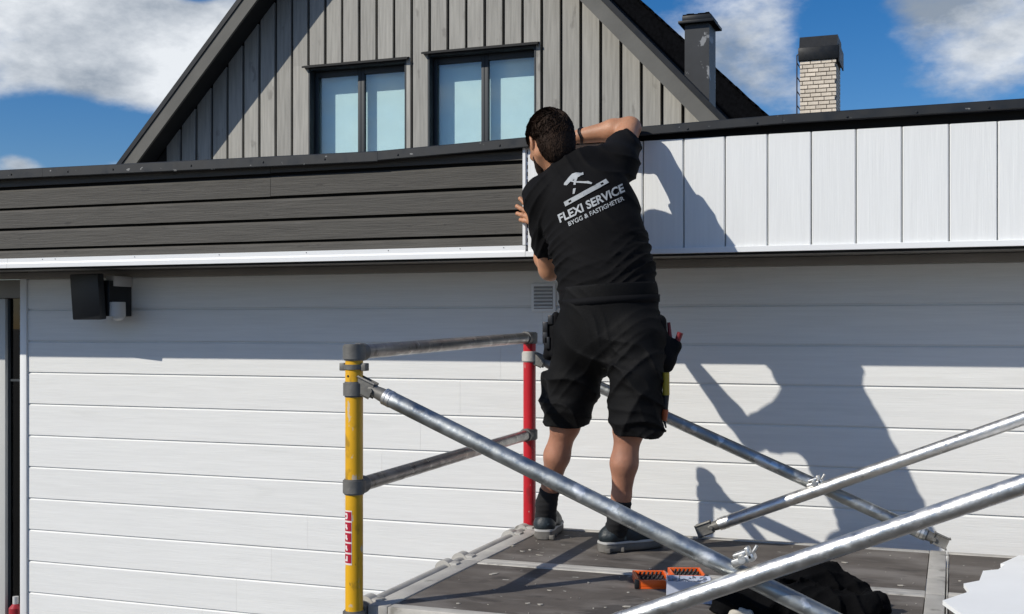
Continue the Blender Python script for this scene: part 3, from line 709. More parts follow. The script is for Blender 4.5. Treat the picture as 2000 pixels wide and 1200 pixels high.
# ------------------------------------------------------------------ the worker
pe = thing('person', 'worker in black t-shirt and black work shorts reaching up to fit the white fascia', 'person', A(-1.28, 4.2, DECK))
phi = math.radians(17); TR = np.array([math.cos(phi), math.sin(phi), 0]); TD = np.array([-math.sin(phi), math.cos(phi), 0])
OT = P(1170, 480, 4.25); FLAT = (OT, TD, 1.42)
tor = [((1193, 612, 4.18), .186), ((1184, 545, 4.20), .172), ((1171, 480, 4.235), .174), ((1152, 415, 4.28), .179), ((1137, 362, 4.315), .152)]
tor = [(P(*p), r) for p, r in tor]
shL, shR = P(1066, 392, 4.265), P(1206, 322, 4.385)
elL, elR = P(1074, 527, 4.455), P(1230, 250, 4.625)
wrL, wrR = np.array([-1.602, 4.615, Z(.388)]), P(1130, 267, 4.615)
nkB, nkT = P(1110, 345, 4.30), P(1084, 302, 4.305)
hC = P(1074, 267, 4.31)
hf = np.array([-.60, .74, -.28]); hf /= np.linalg.norm(hf)
hu = np.array([-.16, .06, 1.0]); hu -= hf*np.dot(hu, hf); hu /= np.linalg.norm(hu); hr = np.cross(hf, hu)
HA = (hr, hf, hu)
def H(r, f, u): return hC+hr*r+hf*f+hu*u
knL, anL = P(1104, 830, 4.20), P(1067, 985, 4.285)
knR, anR = P(1228, 838, 4.08), P(1209, 1012, 4.10)
hpL, hpR = P(1140, 660, 4.18), P(1240, 660, 4.14)

# bare body: limbs and trunk in one grid, head and hands finer, all one mesh
bd = Field((-1.80, 3.92, Z(-.78)), (-.93, 4.74, Z(.95)), .0075)
for (a, ra), (b, rb) in zip(tor[:-1], tor[1:]): bd.cone(a, b, ra-.03, rb-.03, .03, FLAT)
bd.cone(tor[-1][0], nkB, .10, .06, .04); bd.cone(nkB, nkT, .057, .054, .03)
bd.cone(shL, shR, .045, .045, .03)
for sh_, el, wr, f in ((shL, elL, wrL, 1), (shR, elR, wrR, 1)):
    m1 = sh_*.55+el*.45
    bd.cone(sh_, m1, .052, .051, .02); bd.cone(m1, el, .050, .0425, .02)
    m2 = el*.68+wr*.32
    bd.cone(el, m2, .041, .045, .02); bd.cone(m2, wr, .044, .029, .02)
for hp, kn, an in ((hpL, knL, anL), (hpR, knR, anR)):
    bd.cone(hp, kn, .085, .058, .02)
    calf = kn*.62+an*.38+np.array([0, -.012, 0]); bd.cone(kn, calf, .045, .0475, .02)
    m3 = kn*.25+an*.75; bd.cone(calf, m3, .047, .033, .02); bd.cone(m3, an, .033, .033, .02)
bd.cut(lambda X, Y, Zz: (Z(-.745)-Zz)+0*X+0*Y)
hd = Field(hC-.19, hC+.19, .0042)
hd.ell(hC, HA, (.077, .096, .094), .02); hd.ell(H(0, .035, -.05), HA, (.064, .066, .082), .03)
hd.ell(H(0, .058, -.105), HA, (.036, .034, .026), .03)
for s in (-1, 1):
    hd.cone(H(s*.055, -.005, -.07), H(s*.03, .06, -.112), .022, .018, .025)
    hd.ell(H(s*.034, .098, -.018), HA, (.018, .014, .012), .012, 'sub'); hd.ell(H(s*.033, .082, -.020), HA, (.014, .013, .012), .004)
    hd.ell(H(s*.040, .086, -.045), HA, (.02, .014, .016), .02)
    hd.ell(H(s*.081, -.004, -.024), [hr*.95+hf*.3*s, hf*.95-hr*.3*s, hu], (.009, .019, .031), .008)
    hd.ell(H(s*.090, .000, -.022), [hr, hf, hu], (.006, .009, .017), .006, 'sub')
hd.cone(H(-.030, .090, .002), H(.030, .090, .002), .010, .010, .015)
hd.cone(H(0, .094, -.008), H(0, .113, -.046), .008, .012, .012); hd.cone(H(-.011, .102, -.050), H(.011, .102, -.050), .008, .008, .008)
hd.cone(H(-.018, .089, -.078), H(.018, .089, -.078), .007, .007, .006); hd.cone(H(-.016, .089, -.088), H(.016, .089, -.088), .008, .008, .006)
hd.cone(H(0, -.02, -.05), nkT+(nkB-nkT)*.6, .056, .055, .03)

def hand(wr, kn, tips, thumb, h=.0032):
    pts = [wr, *kn, *[p for f in tips for p in f], *thumb]; pts = np.array(pts)
    f_ = Field(pts.min(0)-.03, pts.max(0)+.03, h)
    for q in kn: f_.cone(wr, q, .019, .0125, .014)
    for i in range(3): f_.cone(kn[i], kn[i+1], .0125, .0125, .01)
    for q, f in zip(kn, tips):
        ch_ = [q, *f]; rr_ = [.0105, .0092, .0085, .0072]
        for i in range(len(ch_)-1): f_.cone(ch_[i], ch_[i+1], rr_[i], rr_[i+1], .004)
    th = [wr+(kn[0]-wr)*.25, *thumb]; rt = [.015, .0125, .010, .0085]
    for i in range(len(th)-1): f_.cone(th[i], th[i+1], rt[i], rt[min(i+1, 3)], .006)
    return f_.mesh()
# left hand: palm on the panel, fingers folded round its open edge
kx = [(-1.654, 4.694, .497), (-1.661, 4.692, .478), (-1.659, 4.691, .457), (-1.650, 4.690, .438)]
kn = [np.array([x, y, Z(z)]) for x, y, z in kx]
tipsL = []
for i, (dx, dz, dx2, dz2) in enumerate([(-.034, .026, -.022, .020), (-.040, .021, -.022, .012), (-.040, .016, -.022, .007), (-.036, .010, -.020, .005)]):
    p1 = kn[i]+np.array([dx, .004, dz]); p2 = p1+np.array([dx2, .010, dz2]); p3 = p2+np.array([-.006, .018, .004]); tipsL.append([p1, p2, p3])
HLm = hand(wrL, kn, tipsL, [wrL+np.array([-.01, .055, .085]), wrL+np.array([-.025, .088, .125]), wrL+np.array([-.045, .105, .148])])
# right hand: fingers hooked on the roof edge behind the head
u_ = (wrR-elR)/np.linalg.norm(wrR-elR)
kb = wrR+u_*.078+np.array([-.0, .035, .012])
sdir = np.array([.35, .75, .55]); sdir /= np.linalg.norm(sdir)
kn = [kb+sdir*(.033-.022*i) for i in range(4)]
tipsR = []
for q in kn:
    p1 = q+u_*.034+np.array([0, .022, -.006]); p2 = p1+u_*.014+np.array([0, .016, -.018]); p3 = p2+np.array([0, .006, -.020]); tipsR.append([p1, p2, p3])
HRm = hand(wrR, kn, tipsR, [wrR+u_*.03+np.array([0, .01, -.035]), wrR+u_*.062+np.array([0, .022, -.048]), wrR+u_*.085+np.array([0, .03, -.046])])
body = obj('body', vf_mesh('body', [bd.mesh(), hd.mesh(), HLm, HRm]), 'skin', pe, 180)
body.data.materials.append(MATS['tanned_leg'])
zc = Z(-.02); cz = np.empty(len(body.data.vertices)*3, np.float32); body.data.vertices.foreach_get('co', cz); cz = cz.reshape(-1, 3)
lp = np.empty(len(body.data.polygons)*4, np.int32); body.data.loops.foreach_get('vertex_index', lp)
body.data.polygons.foreach_set('material_index', (cz[lp.reshape(-1, 4)[:, 0], 2] < zc).astype(np.int32))

# hair and beard
ha = Field(hC-.15, hC+.15, .004)
ha.ell(H(0, -.002, .006), HA, (.087, .106, .101), .02); ha.ell(H(0, -.055, -.045), HA, (.068, .054, .066), .03); ha.ell(H(0, -.052, -.085), HA, (.060, .040, .055), .03)
def loc3(X, Y, Zz):
    dx, dy, dz = X-hC[0], Y-hC[1], Zz-hC[2]
    return (dx*hr[0]+dy*hr[1]+dz*hr[2], dx*hf[0]+dy*hf[1]+dz*hf[2], dx*hu[0]+dy*hu[1]+dz*hu[2])
def hairline(X, Y, Zz):
    r, f, u = loc3(X, Y, Zz)
    front = f-(.058+.9*np.clip(u-.045, -.02, .1)); side = np.minimum(f-.012, -u-.012); low = -.130-u+.45*np.clip(f+.06, 0, .1)
    side2 = np.minimum(f+.035, -u-.02)
    return np.maximum(np.maximum(front, low), np.maximum(side, side2))
ha.cut(hairline); ha.warp(lambda X, Y, Zz: .0008*lumps(X, Y, Zz, 150, .4)+.0025*lumps(X, Y, Zz, 45, 1.0))
hv, hfc = ha.mesh()
hair = obj('hair', vf_mesh('hair', [(hv, hfc)]), 'hair', pe, 180)
rng = np.random.RandomState(4)             # short locks over the cap of hair
me = hair.data; nv = len(me.vertices); nn = np.empty(nv*3, np.float32); me.vertices.foreach_get('normal', nn); nn = nn.reshape(-1, 3)
sel = rng.choice(nv, 11000)
tv, tf = [], []
for i_ in sel:
    p = hv[i_]; n_ = nn[i_]; r_, f_, u_2 = np.dot(p-hC, hr), np.dot(p-hC, hf), np.dot(p-hC, hu)
    whorl = np.cross(n_, hu+.35*hr); flow = -hu*.9+hf*(.9 if u_2 > .03 else -.1)+whorl*.35+rng.normal(0, .16, 3)
    flow -= n_*np.dot(flow, n_); flow /= np.linalg.norm(flow)+1e-6
    ln = rng.uniform(.010, .020)*(1.0 if u_2 > -.02 else .55); sdv = np.cross(n_, flow); wd = rng.uniform(.0005, .0010)
    b0 = len(tv); tv += [p-sdv*wd-n_*.001, p+sdv*wd-n_*.001, p+flow*ln*.6+n_*ln*.20+sdv*wd*.6, p+flow*ln+n_*ln*.16]; tf.append((b0, b0+1, b0+2, b0+3))
lk = obj('hair_locks', pyd('hair_locks', tv, tf), 'hair', hair, 180); lk['kind'] = 'stuff'
be = Field(hC-.17, hC+.15, .004)
be.ell(H(0, .036, -.052), HA, (.0655, .067, .0835), .03); be.ell(H(0, .059, -.106), HA, (.038, .036, .028), .03)
for s in (-1, 1): be.cone(H(s*.057, -.005, -.068), H(s*.032, .062, -.114), .0232, .0195, .025)
def beardline(X, Y, Zz):
    r, f, u = loc3(X, Y, Zz)
    top_ = u+.058-.9*np.clip(.02-f, 0, .05)-0*r; back_ = .020-f; mouth = .016-np.sqrt((r/1.6)**2+(u+.083)**2)+np.where(f < .05, -.05, 0)
    return np.maximum(np.maximum(top_, back_), mouth)
be.cut(beardline); be.warp(lambda X, Y, Zz: .0015*lumps(X, Y, Zz, 170, .9))
obj('beard', vf_mesh('beard', [be.mesh()]), 'hair', pe, 180)

# t-shirt
ts = Field((-1.70, 3.98, Z(-.02)), (-.97, 4.66, Z(.80)), .0050)
for (a, ra), (b, rb) in zip(tor[:-1], tor[1:]): ts.cone(a, b, ra, rb, .02, FLAT)
ts.cone(tor[-1][0], nkB, .118, .075, .05, FLAT)
ts.cone(shL, shR, .070, .070, .05); ts.cone(shL, nkB, .062, .060, .04); ts.cone(shR, nkB, .060, .060, .04)
sL = shL+(elL-shL)*.70; sR = shR+(elR-shR)*.52
ts.cone(shL+np.array([-.002, 0, .01]), sL, .078, .060, .03, None, 'add', 0.0)
ts.cone(shR, sR, .075, .066, .03, None, 'add', 0.0)
dL = (elL-shL)/np.linalg.norm(elL-shL); dR = (elR-shR)/np.linalg.norm(elR-shR)
# tension folds: diagonals over the small of the back, drapes off both shoulders
zz0 = Z(.42)
def shirt_fold(X, Y, Zz):
    low = np.clip((zz0-Zz)/.16, 0, 1)
    mk = np.clip(.45+.55*np.sin(13*X+5*Zz+.6)*np.cos(9*Zz+3), 0, 1); mk2 = np.clip(.4+.6*np.sin(17*X-7*Zz+2.1), 0, 1)
    f1 = ridges(X, Y, Zz, (-.52, .1, .85), .068, .4)*low*.017*mk
    f2 = ridges(X, Y, Zz, (-.62, .0, .78), .034, 1.9, 1.3)*low*.010*mk2+ridges(X, Y, Zz, (.35, 0, .93), .045, .2, 1.5)*low*.006*(1-mk)
    s = np.clip(((X+1.33)*.8+(Zz-Z(.42)))/.18, 0, 1)
    f3 = ridges(X, Y, Zz, (.55, 0, .83), .066, .9)*s*.008
    f4 = ridges(X, Y, Zz, (-.8, .1, .55), .05, 2.6)*np.clip((-1.36-X)/.10, 0, 1)*np.clip((Zz-Z(.22))/.1, 0, 1)*.006
    return -(f1+f2+f3+f4)+.004*lumps(X, Y, Zz, 22, .7)
ts.warp(shirt_fold)
hem_a, hem_b = P(1092, 604, 4.1), P(1287, 566, 4.1); hs_ = (hem_b[2]-hem_a[2])/(hem_b[0]-hem_a[0])
ts.cut(lambda X, Y, Zz: (hem_a[2]+hs_*(X-hem_a[0])+.010*np.sin(17*X+1.5)+.15*(Y-4.1))-Zz)
ax_n = (nkT-nkB)/np.linalg.norm(nkT-nkB); nc = nkB+ax_n*.054
ts.cut(lambda X, Y, Zz: np.where(((X-nc[0])**2+(Y-nc[1])**2+(Zz-nc[2])**2) < .13**2, (X-nc[0])*ax_n[0]+(Y-nc[1])*ax_n[1]+(Zz-nc[2])*ax_n[2], -1.0))
ts.cone(nkB, nkT+(nkT-nkB)*.4, .064, .066, .006, None, 'sub')
ts.cone(sL-dL*.035, sL+dL*.05, .052, .054, .004, None, 'sub'); ts.cone(sR-dR*.03, sR+dR*.05, .057, .058, .004, None, 'sub')
shirt = obj('t_shirt', vf_mesh('t_shirt', [ts.mesh()]), 'shirt_black', pe, 180)

# shorts with pockets
sh = Field((-1.56, 3.90, Z(-.46)), (-.90, 4.44, Z(.20)), .0052)
wa = P(1192, 560, 4.17)
FL2 = (P(1192, 620, 4.17), TD, 1.38)
sh.cone(P(1190, 575, 4.17), P(1189, 640, 4.17), .174, .177, .03, FL2)
sh.cone(P(1158, 655, 4.17), P(1226, 655, 4.15), .125, .125, .05, FL2)
def leg(pts_, k=.03):
    for (a, ra), (b, rb) in zip(pts_[:-1], pts_[1:]): sh.cone(P(*a), P(*b), ra, rb, k)
leg([((1138, 660, 4.18), .110), ((1121, 740, 4.19), .090), ((1110, 800, 4.195), .082), ((1110, 850, 4.20), .078)])
leg([((1240, 665, 4.14), .108), ((1243, 740, 4.10), .087), ((1242, 800, 4.08), .081), ((1241, 865, 4.075), .080)])
# thigh pockets
sh.cone(P(1077, 745, 4.20), P(1076, 792, 4.205), .036, .036, .02); sh.cone(P(1274, 700, 4.13), P(1268, 800, 4.10), .030, .030, .02)
def shorts_fold(X, Y, Zz):
    m = np.clip((Z(.02)-Zz)/.15, 0, 1)
    f1 = ridges(X, Y, Zz, (.55, .1, .83), .10, .3, 1.1)*.013*m
    f2 = ridges(X, Y, Zz, (-.75, .1, .6), .09, 1.2, 1.1)*.012*m*np.clip((X+1.26)/.1, 0, 1)
    f3 = ridges(X, Y, Zz, (.2, 0, .98), .07, 2.2, 1.2)*.005*np.clip((Z(-.2)-Zz)/.1, 0, 1)+ridges(X, Y, Zz, (.75, .1, .62), .055, 1.3, 2.4)*.005*np.clip(-.2+1.1*np.sin(15*X+11*Zz), 0, 1)+ridges(X, Y, Zz, (-.6, .1, .75), .06, .3, 2.4)*.005*np.clip(-.2+1.0*np.sin(12*X-14*Zz+1), 0, 1)
    return -(f1+f2+f3)+.005*lumps(X, Y, Zz, 20, 1.1)
sh.warp(shorts_fold)
sh.cone(P(1187, 722, 4.14), P(1177, 872, 4.14), .007, .048, .014, (P(1187, 722, 4.14), np.array([0, 1., 0]), .12), 'sub')
zl, zr = P(1112, 834, 4.1)[2], P(1240, 845, 4.02)[2]; xm = P(1180, 800, 4.1)[0]
sh.cut(lambda X, Y, Zz: np.where(X < xm, zl+.03*(X-xm)+.004*np.sin(40*X), zr-.10*(X-xm)+.010+.004*np.sin(36*X+1))+.10*(Y-4.15)-Zz)
sh.cut(lambda X, Y, Zz: Zz-(P(1192, 558, 4.1)[2])-.06*(X+1.25)+0*Y)
sh.cone(P(1110, 815, 4.20), P(1108, 870, 4.20), .066, .070, .006, None, 'sub'); sh.cone(P(1238, 825, 4.08), P(1236, 880, 4.08), .066, .070, .006, None, 'sub')
shorts = obj('work_shorts', vf_mesh('work_shorts', [sh.mesh()]), 'shorts_black', pe, 180)
# belt, loop and label
def ellipse_band(name, zc_, hgt, grow, mat, parent, x0=0, x1=2*math.pi):
    bm = bmesh.new(); c = P(1192, 600, 4.17); rings = []
    for i in range(49):
        t = x0+(x1-x0)*i/48; rr_ = .175+grow
        p = c+TR*rr_*math.cos(t)+TD*(rr_/1.38)*math.sin(t)
        z_ = Z(zc_)+.06*(p[0]-c[0])
        rings.append([bm.verts.new((p[0], p[1], z_-hgt/2)), bm.verts.new((p[0], p[1], z_+hgt/2))])
    for a, b in zip(rings[:-1], rings[1:]): bm.faces.new((a[0], b[0], b[1], a[1]))
    me_ = bmmesh(name, bm); o = obj(name, me_, mat, parent, 180)
    mod = o.modifiers.new('thick', 'SOLIDIFY'); mod.thickness = .004; return o
ellipse_band('belt', .096, .026, .0045, 'pouch_black', shorts)
# tool holsters hanging on each side
def blob(name, prims, h, mat, parent, warp=None, cuts=()):
    pts_ = np.array([q for a, b, *_ in prims for q in (a, b)]); m = max(max(p[2], p[3]) for p in prims)+.02
    f_ = Field(pts_.min(0)-m, pts_.max(0)+m, h)
    for p in prims: f_.cone(*p[:4], p[4] if len(p) > 4 else .01, p[5] if len(p) > 5 else None)
    if warp: f_.warp(warp)
    for c_ in cuts: f_.cut(c_)
    return obj(name, vf_mesh(name, [f_.mesh()]), mat, parent, 180)
flp = (P(1310, 690, 4.12), np.array([0, 1, 0.]), .9)
hol = blob('holster', [(P(1283, 630, 4.17), P(1292, 700, 4.18), .032, .038, .03), (P(1292, 668, 4.19), P(1321, 676, 4.20), .026, .013, .03), (P(1321, 676, 4.20), P(1306, 716, 4.19), .013, .016, .03), (P(1302, 690, 4.19), P(1298, 716, 4.19), .028, .019, .03)], .005, 'pouch_black', shorts,
           lambda X, Y, Zz: .003*lumps(X, Y, Zz, 60, .3))
hol2 = blob('holster', [(P(1078, 640, 4.16), P(1074, 692, 4.17), .022, .026, .01), (P(1086, 618, 4.15), P(1084, 690, 4.15), .016, .020, .01)], .005, 'pouch_black', shorts, lambda X, Y, Zz: .003*lumps(X, Y, Zz, 80, .3))
bm = bmesh.new()
for px, py, hh in ((1076, 625, 14), (1066, 640, 18), (1066, 660, 20), (1070, 670, 20)):
    q = P(px, py, 4.14); add_box(bm, q-np.array([.010, .010, .006+.0008*hh]), q+np.array([.010, .010, .006+.0008*hh]), .003)
obj('phone_clip', bmmesh('c', bm), 'dark_steel', hol2, 40)
# wrist bands
bmw = bmesh.new()
for off, r_ in ((.0, .034), (.010, .0335)):
    c = wrR+(elR-wrR)*(.05+off*3); ax_ = Vector((wrR-elR)/np.linalg.norm(wrR-elR))
    q = ax_.to_track_quat('Z', 'Y').to_matrix().to_4x4()
    R_, r2_ = r_, .0028
    ring = []
    for i in range(28):
        t = 2*math.pi*i/28; cc = Vector((math.cos(t)*R_, math.sin(t)*R_, .004*math.sin(3*t)))
        ring.append([bmw.verts.new(Vector(c)+(q @ (cc+Vector((math.cos(t)*math.cos(p_)*r2_, math.sin(t)*math.cos(p_)*r2_, math.sin(p_)*r2_))))) for p_ in [k_*math.pi/3 for k_ in range(6)]])
    for i in range(28):
        a, b = ring[i], ring[(i+1) % 28]
        for k_ in range(6): bmw.faces.new((a[k_], b[k_], b[(k_+1) % 6], a[(k_+1) % 6]))
obj('wristband', bmmesh('w', bmw), 'band', pe, 180)
# socks and shoes
def footwear(heel, toe, an, kn_):
    heel = np.array(heel); toe = np.array(toe); d = (toe-heel); Lf = np.linalg.norm(d); d /= Lf; sd = np.cross(np.array([0, 0, 1.]), d); z0 = Z(DECK)
    up = np.array([0, 0, 1.]); flat = (heel, up, 1.0)
    hB = np.array([heel[0], heel[1], z0]); 
    leg_d = (kn_-an)/np.linalg.norm(kn_-an)
    blob('sock', [(an+leg_d*.055, an, .038, .037, .01), (an, hB+d*.06+up*.055, .037, .038, .02), (hB+d*.07+up*.075, hB+d*.15+up*.06, .036, .03, .02)], .005, 'sock', pe,
         lambda X, Y, Zz: -.002*ridges(X, Y, Zz, (0, .1, 1), .022, .2))
    pr = [(hB+d*.042+up*.052, hB+d*.060+up*.068, .036, .036, .015), (hB+d*.042+up*.05, hB+d*.15+up*.05, .036, .042, .02), (hB+d*.14+up*.045, hB+d*(Lf-.05)+up*.035, .044, .036, .02), (hB+d*(Lf-.06)+up*.034, hB+d*(Lf-.036)+up*.032, .038, .030, .02),
          (hB+d*.09+up*.075, hB+d*.17+up*.055, .034, .034, .02)]
    zcut = z0+.034
    shoe = blob('shoe', pr, .0045, 'shoe_upper', pe, lambda X, Y, Zz: .0025*lumps(X, Y, Zz, 75, .6), [lambda X, Y, Zz: zcut-Zz+0*X+0*Y])
    def outline(g, z):
        prof = [(0.002, .024), (.02, .033), (.06, .037), (.11, .036), (.16, .045), (.20, .047), (.24, .041), (.27, .026), (.283, .010)]
        sc_ = Lf/.28; L_, R__ = [], []
        for l, w_ in prof: L_.append(hB+d*(l*sc_)+sd*(w_+g)); R__.append(hB+d*(l*sc_)-sd*(w_+g))
        o_ = L_+R__[::-1]
        for _ in range(2): o_ = [q for a_, b_ in zip(o_, o_[1:]+o_[:1]) for q in (a_*.75+b_*.25, a_*.25+b_*.75)]
        return [np.array([q[0], q[1], z]) for q in o_]
    def slab(name, levels, mat, parent):
        rings = [outline(g, z) for g, z in levels]; n = len(rings[0]); V = [p for r in rings for p in r]
        Fc = [tuple(range(n))[::-1], tuple(range((len(rings)-1)*n, len(rings)*n))]
        for k_ in range(len(rings)-1): Fc += [(k_*n+i, k_*n+(i+1) % n, (k_+1)*n+(i+1) % n, (k_+1)*n+i) for i in range(n)]
        bm = bmesh.new(); bm.from_mesh(pyd(name, V, Fc)); return obj(name, bmmesh(name, bm), mat, parent, 50)
    slab('sole', [(-.004, z0-.0005), (.002, z0+.006), (.003, z0+.016), (.001, z0+.028)], 'sole', shoe)
    slab('sole_edge', [(.003, z0+.0283), (.004, z0+.031), (.002, z0+.036)], 'sole_line', shoe)
    # heel lugs
    bm = bmesh.new()
    for i in range(4):
        q = hB+d*(.012+.03*i)+sd*(.030 if i % 2 else -.034)*.98; add_box(bm, (q[0]-.010, q[1]-.010, z0-.0004), (q[0]+.010, q[1]+.010, z0+.016), .003)
    obj('tread_lug', bmmesh('lug', bm), 'sole', shoe, 40)
hl = G(1060, 1054, Z(DECK)); footwear(hl, hl+np.array([-.045, .275, 0]), anL, knL)
hr_ = G(1172, 1078, Z(DECK)); footwear(hr_, hr_+np.array([.175, .205, 0]), anR, knR)

# ------------------------------------------------------------------ print on the shirt's back
bpy.context.view_layer.update()
def bvh_of(o):
    me_ = o.data; return BVHTree.FromPolygons([v.co.copy() for v in me_.vertices], [tuple(p.vertices) for p in me_.polygons])
sb = bvh_of(shirt)
def onto(px, py, off):
    d = Vector(ray(px, py)).normalized(); h_ = sb.ray_cast(Vector((0, 0, CAMZ)), d)
    if h_[0] is None: return None
    n_ = h_[1]; n_ = n_ if n_.dot(d) < 0 else -n_
    return h_[0]+n_*off-d*.001
def project(bm2, name, off=.0022):
    bmesh.ops.triangulate(bm2, faces=bm2.faces)
    for _ in range(3):
        es = [e for e in bm2.edges if (e.verts[0].co-e.verts[1].co).length > 2.6]
        if es: bmesh.ops.subdivide_edges(bm2, edges=es, cuts=1)
        bmesh.ops.triangulate(bm2, faces=bm2.faces)
    dead = []
    for v in bm2.verts:
        q = onto(v.co.x, v.co.y, off)
        if q is None: dead.append(v)
        else: v.co = q
    bmesh.ops.delete(bm2, geom=dead, context='VERTS')
    return obj(name, bmmesh(name, bm2), 'print_white', shirt)
def zq(pts_): return [(1060+x/9.23, 320+y/9.23) for x, y in pts_]
bm = bmesh.new()
for poly in [[(392, 352), (470, 255), (535, 185), (600, 165), (690, 175), (728, 160), (738, 205), (690, 218), (575, 200), (540, 240), (508, 322), (440, 392), (388, 388)],
             [(600, 190), (648, 212), (596, 352), (598, 385), (556, 388), (562, 330)], [(552, 452), (598, 448), (578, 540), (542, 552)],
             [(480, 296), (600, 322), (815, 318), (892, 350), (878, 370), (800, 358), (600, 348), (478, 322)]]:
    bm.faces.new([bm.verts.new((x, y, 0)) for x, y in zq(poly)])
project(bm, 'hammer_print')
def bar_with_holes():
    bm = bmesh.new(); a, b, c, d = [np.array(q) for q in zq([(382, 695), (412, 775), (1190, 345), (1135, 280)])]
    def at(s, t): return (a*(1-t)+b*t)*(1-s)+(d*(1-t)+c*t)*s
    cs = [.13, .87]; xs = [0, .045, .095, .155, .20, .35, .5, .65, .80, .845, .905, .955, 1]
    for x0, x1 in zip(xs[:-1], xs[1:]):
        if (x0, x1) in ((.095, .155), (.845, .905)): bands = [(0, .30), (.74, 1)]
        else: bands = [(0, 1)]
        for t0, t1 in bands: bm.faces.new([bm.verts.new((*at(s, t), 0)) for s, t in ((x0, t0), (x1, t0), (x1, t1), (x0, t1))])
    return bm
project(bar_with_holes(), 'level_print')
def text_print(txt, start_, end_, upv, name, off, bold=0.0):
    cu = bpy.data.curves.new('t', 'FONT'); cu.body = txt; cu.resolution_u = 3; cu.offset = bold
    to = bpy.data.objects.new('t', cu); COL.objects.link(to); bpy.context.view_layer.update()
    me_ = bpy.data.meshes.new_from_object(to.evaluated_get(bpy.context.evaluated_depsgraph_get())); bpy.data.objects.remove(to); bpy.data.curves.remove(cu)
    bm = bmesh.new(); bm.from_mesh(me_); bpy.data.meshes.remove(me_)
    bmesh.ops.remove_doubles(bm, verts=bm.verts, dist=.0005)
    xs = [v.co.x for v in bm.verts]; x0, x1 = min(xs), max(xs); ys = [v.co.y for v in bm.verts]; y1 = max(ys)
    s_ = np.array(start_, float); e_ = np.array(end_, float); up = np.array(upv, float)
    for v in bm.verts:
        t = (v.co.x-x0)/(x1-x0); q = s_+(e_-s_)*t+up*(v.co.y/y1); v.co = (q[0], q[1], 0)
    project(bm, name, off)
text_print('FLEXI SERVICE', (1094.5, 435.5), (1220, 374.5), (-5.2, -15.5), 'lettering', .0024, .028)
text_print('BYGG & FASTIGHETER', (1112, 442.5), (1219, 391.5), (-2.6, -8.0), 'lettering', .0024, .012)

# ------------------------------------------------------------------ tools carried by the worker
pl = thing('pliers', 'red handled pliers sticking out of the holster on his right hip', 'pliers', P(1318, 660, 4.10))
tube('handle', P(1309, 668, 4.20), P(1306, 630, 4.20), .009, 'red_handle', pl, .006, 14)
tube('handle', P(1318, 680, 4.20), P(1329, 650, 4.20), .011, 'red_handle', pl, .011, 14)
tube('jaw', P(1312, 692, 4.20), P(1312, 674, 4.20), .010, 'dark_steel', pl, .012, 14)
kf = thing('utility_knife', 'yellow and orange handled knife hanging from the right leg of the shorts', 'knife', P(1302, 790, 4.10))
tube('grip', P(1301, 728, 4.10), P(1301, 772, 4.10), .012, 'knife_yellow', kf, .0125, 16)
tube('sheath', P(1301, 772, 4.10), P(1299, 802, 4.10), .0115, 'black_plastic', kf, .010, 16)
tube('tip_guard', P(1299, 800, 4.10), P(1297, 822, 4.10), .0125, 'knife_orange', kf, .010, 16)
tube('blade_end', P(1297, 822, 4.10), P(1301, 836, 4.10), .005, 'black_plastic', kf, .003, 10)

# ------------------------------------------------------------------ things lying on the deck
ZD = Z(DECK-.004)
bc = thing('bit_case', 'open orange and black drill bit case lying on the plywood deck', 'tool case', tuple(G(1300, 1140, ZD)))
def tray(c, ang, w_, d_, h_, nm):
    R3 = Matrix.Rotation(ang, 3, 'Z'); c = np.array(c); bm = bmesh.new(); ctr = (c[0], c[1], c[2]+h_/2)
    for lo, hi in [((-w_/2, -d_/2, 0), (w_/2, d_/2, .006)), ((-w_/2, -d_/2, .0062), (w_/2, -d_/2+.008, h_)), ((-w_/2, d_/2-.008, .0062), (w_/2, d_/2, h_)), ((-w_/2, -d_/2+.0082, .0062), (-w_/2+.008, d_/2-.0082, h_)), ((w_/2-.008, -d_/2+.0082, .0062), (w_/2, d_/2-.0082, h_))]:
        add_box(bm, c+np.array(lo), c+np.array(hi), .002, R3, ctr)
    t_ = obj(nm, bmmesh(nm, bm), 'orange_plastic', bc, 40)
    box('insert', c+np.array((-w_/2+.010, -d_/2+.010, .0064)), c+np.array((w_/2-.010, d_/2-.010, h_-.010)), 'black_plastic', t_, .002, R3, ctr)
    bm = bmesh.new()
    for i in range(6):
        for j in range(3):
            o_ = R3 @ Vector((-w_/2+.020+i*(w_-.04)/5, -d_/2+.022+j*(d_-.044)/2, 0)); q = Vector((ctr[0]+o_.x, ctr[1]+o_.y, c[2]))
            add_tube(bm, q+Vector((0, 0, h_-.012)), q+Vector((.004, .003, h_-.001)), .0038, seg=7)
    obj('bits', bmmesh('bits', bm), 'dark_steel', t_)['kind'] = 'stuff'
    bm = bmesh.new()
    for sx in (-1, 1): add_box(bm, c+np.array((sx*w_/2-.007, -d_/2-.004, .001)), c+np.array((sx*w_/2+.007, -d_/2+.012, h_+.001)), .003, R3, ctr)
    obj('bumper', bmmesh('bumper', bm), 'black_plastic', t_, 40)
c1 = G(1272, 1141, ZD); c2 = G(1338, 1132, ZD)
tray(c1, math.radians(20), .105, .15, .028, 'tray'); tray(c2+np.array([.005, .0, 0]), math.radians(20), .105, .13, .026, 'lid_tray')
sb_ = thing('screw_box', 'pale translucent plastic box of screws beside the orange bit case', 'box', tuple(G(1345, 1170, ZD)))
c = G(1345, 1172, ZD); R3 = Matrix.Rotation(math.radians(14), 3, 'Z'); ctr = (c[0], c[1], ZD+.03)
bm = bmesh.new()
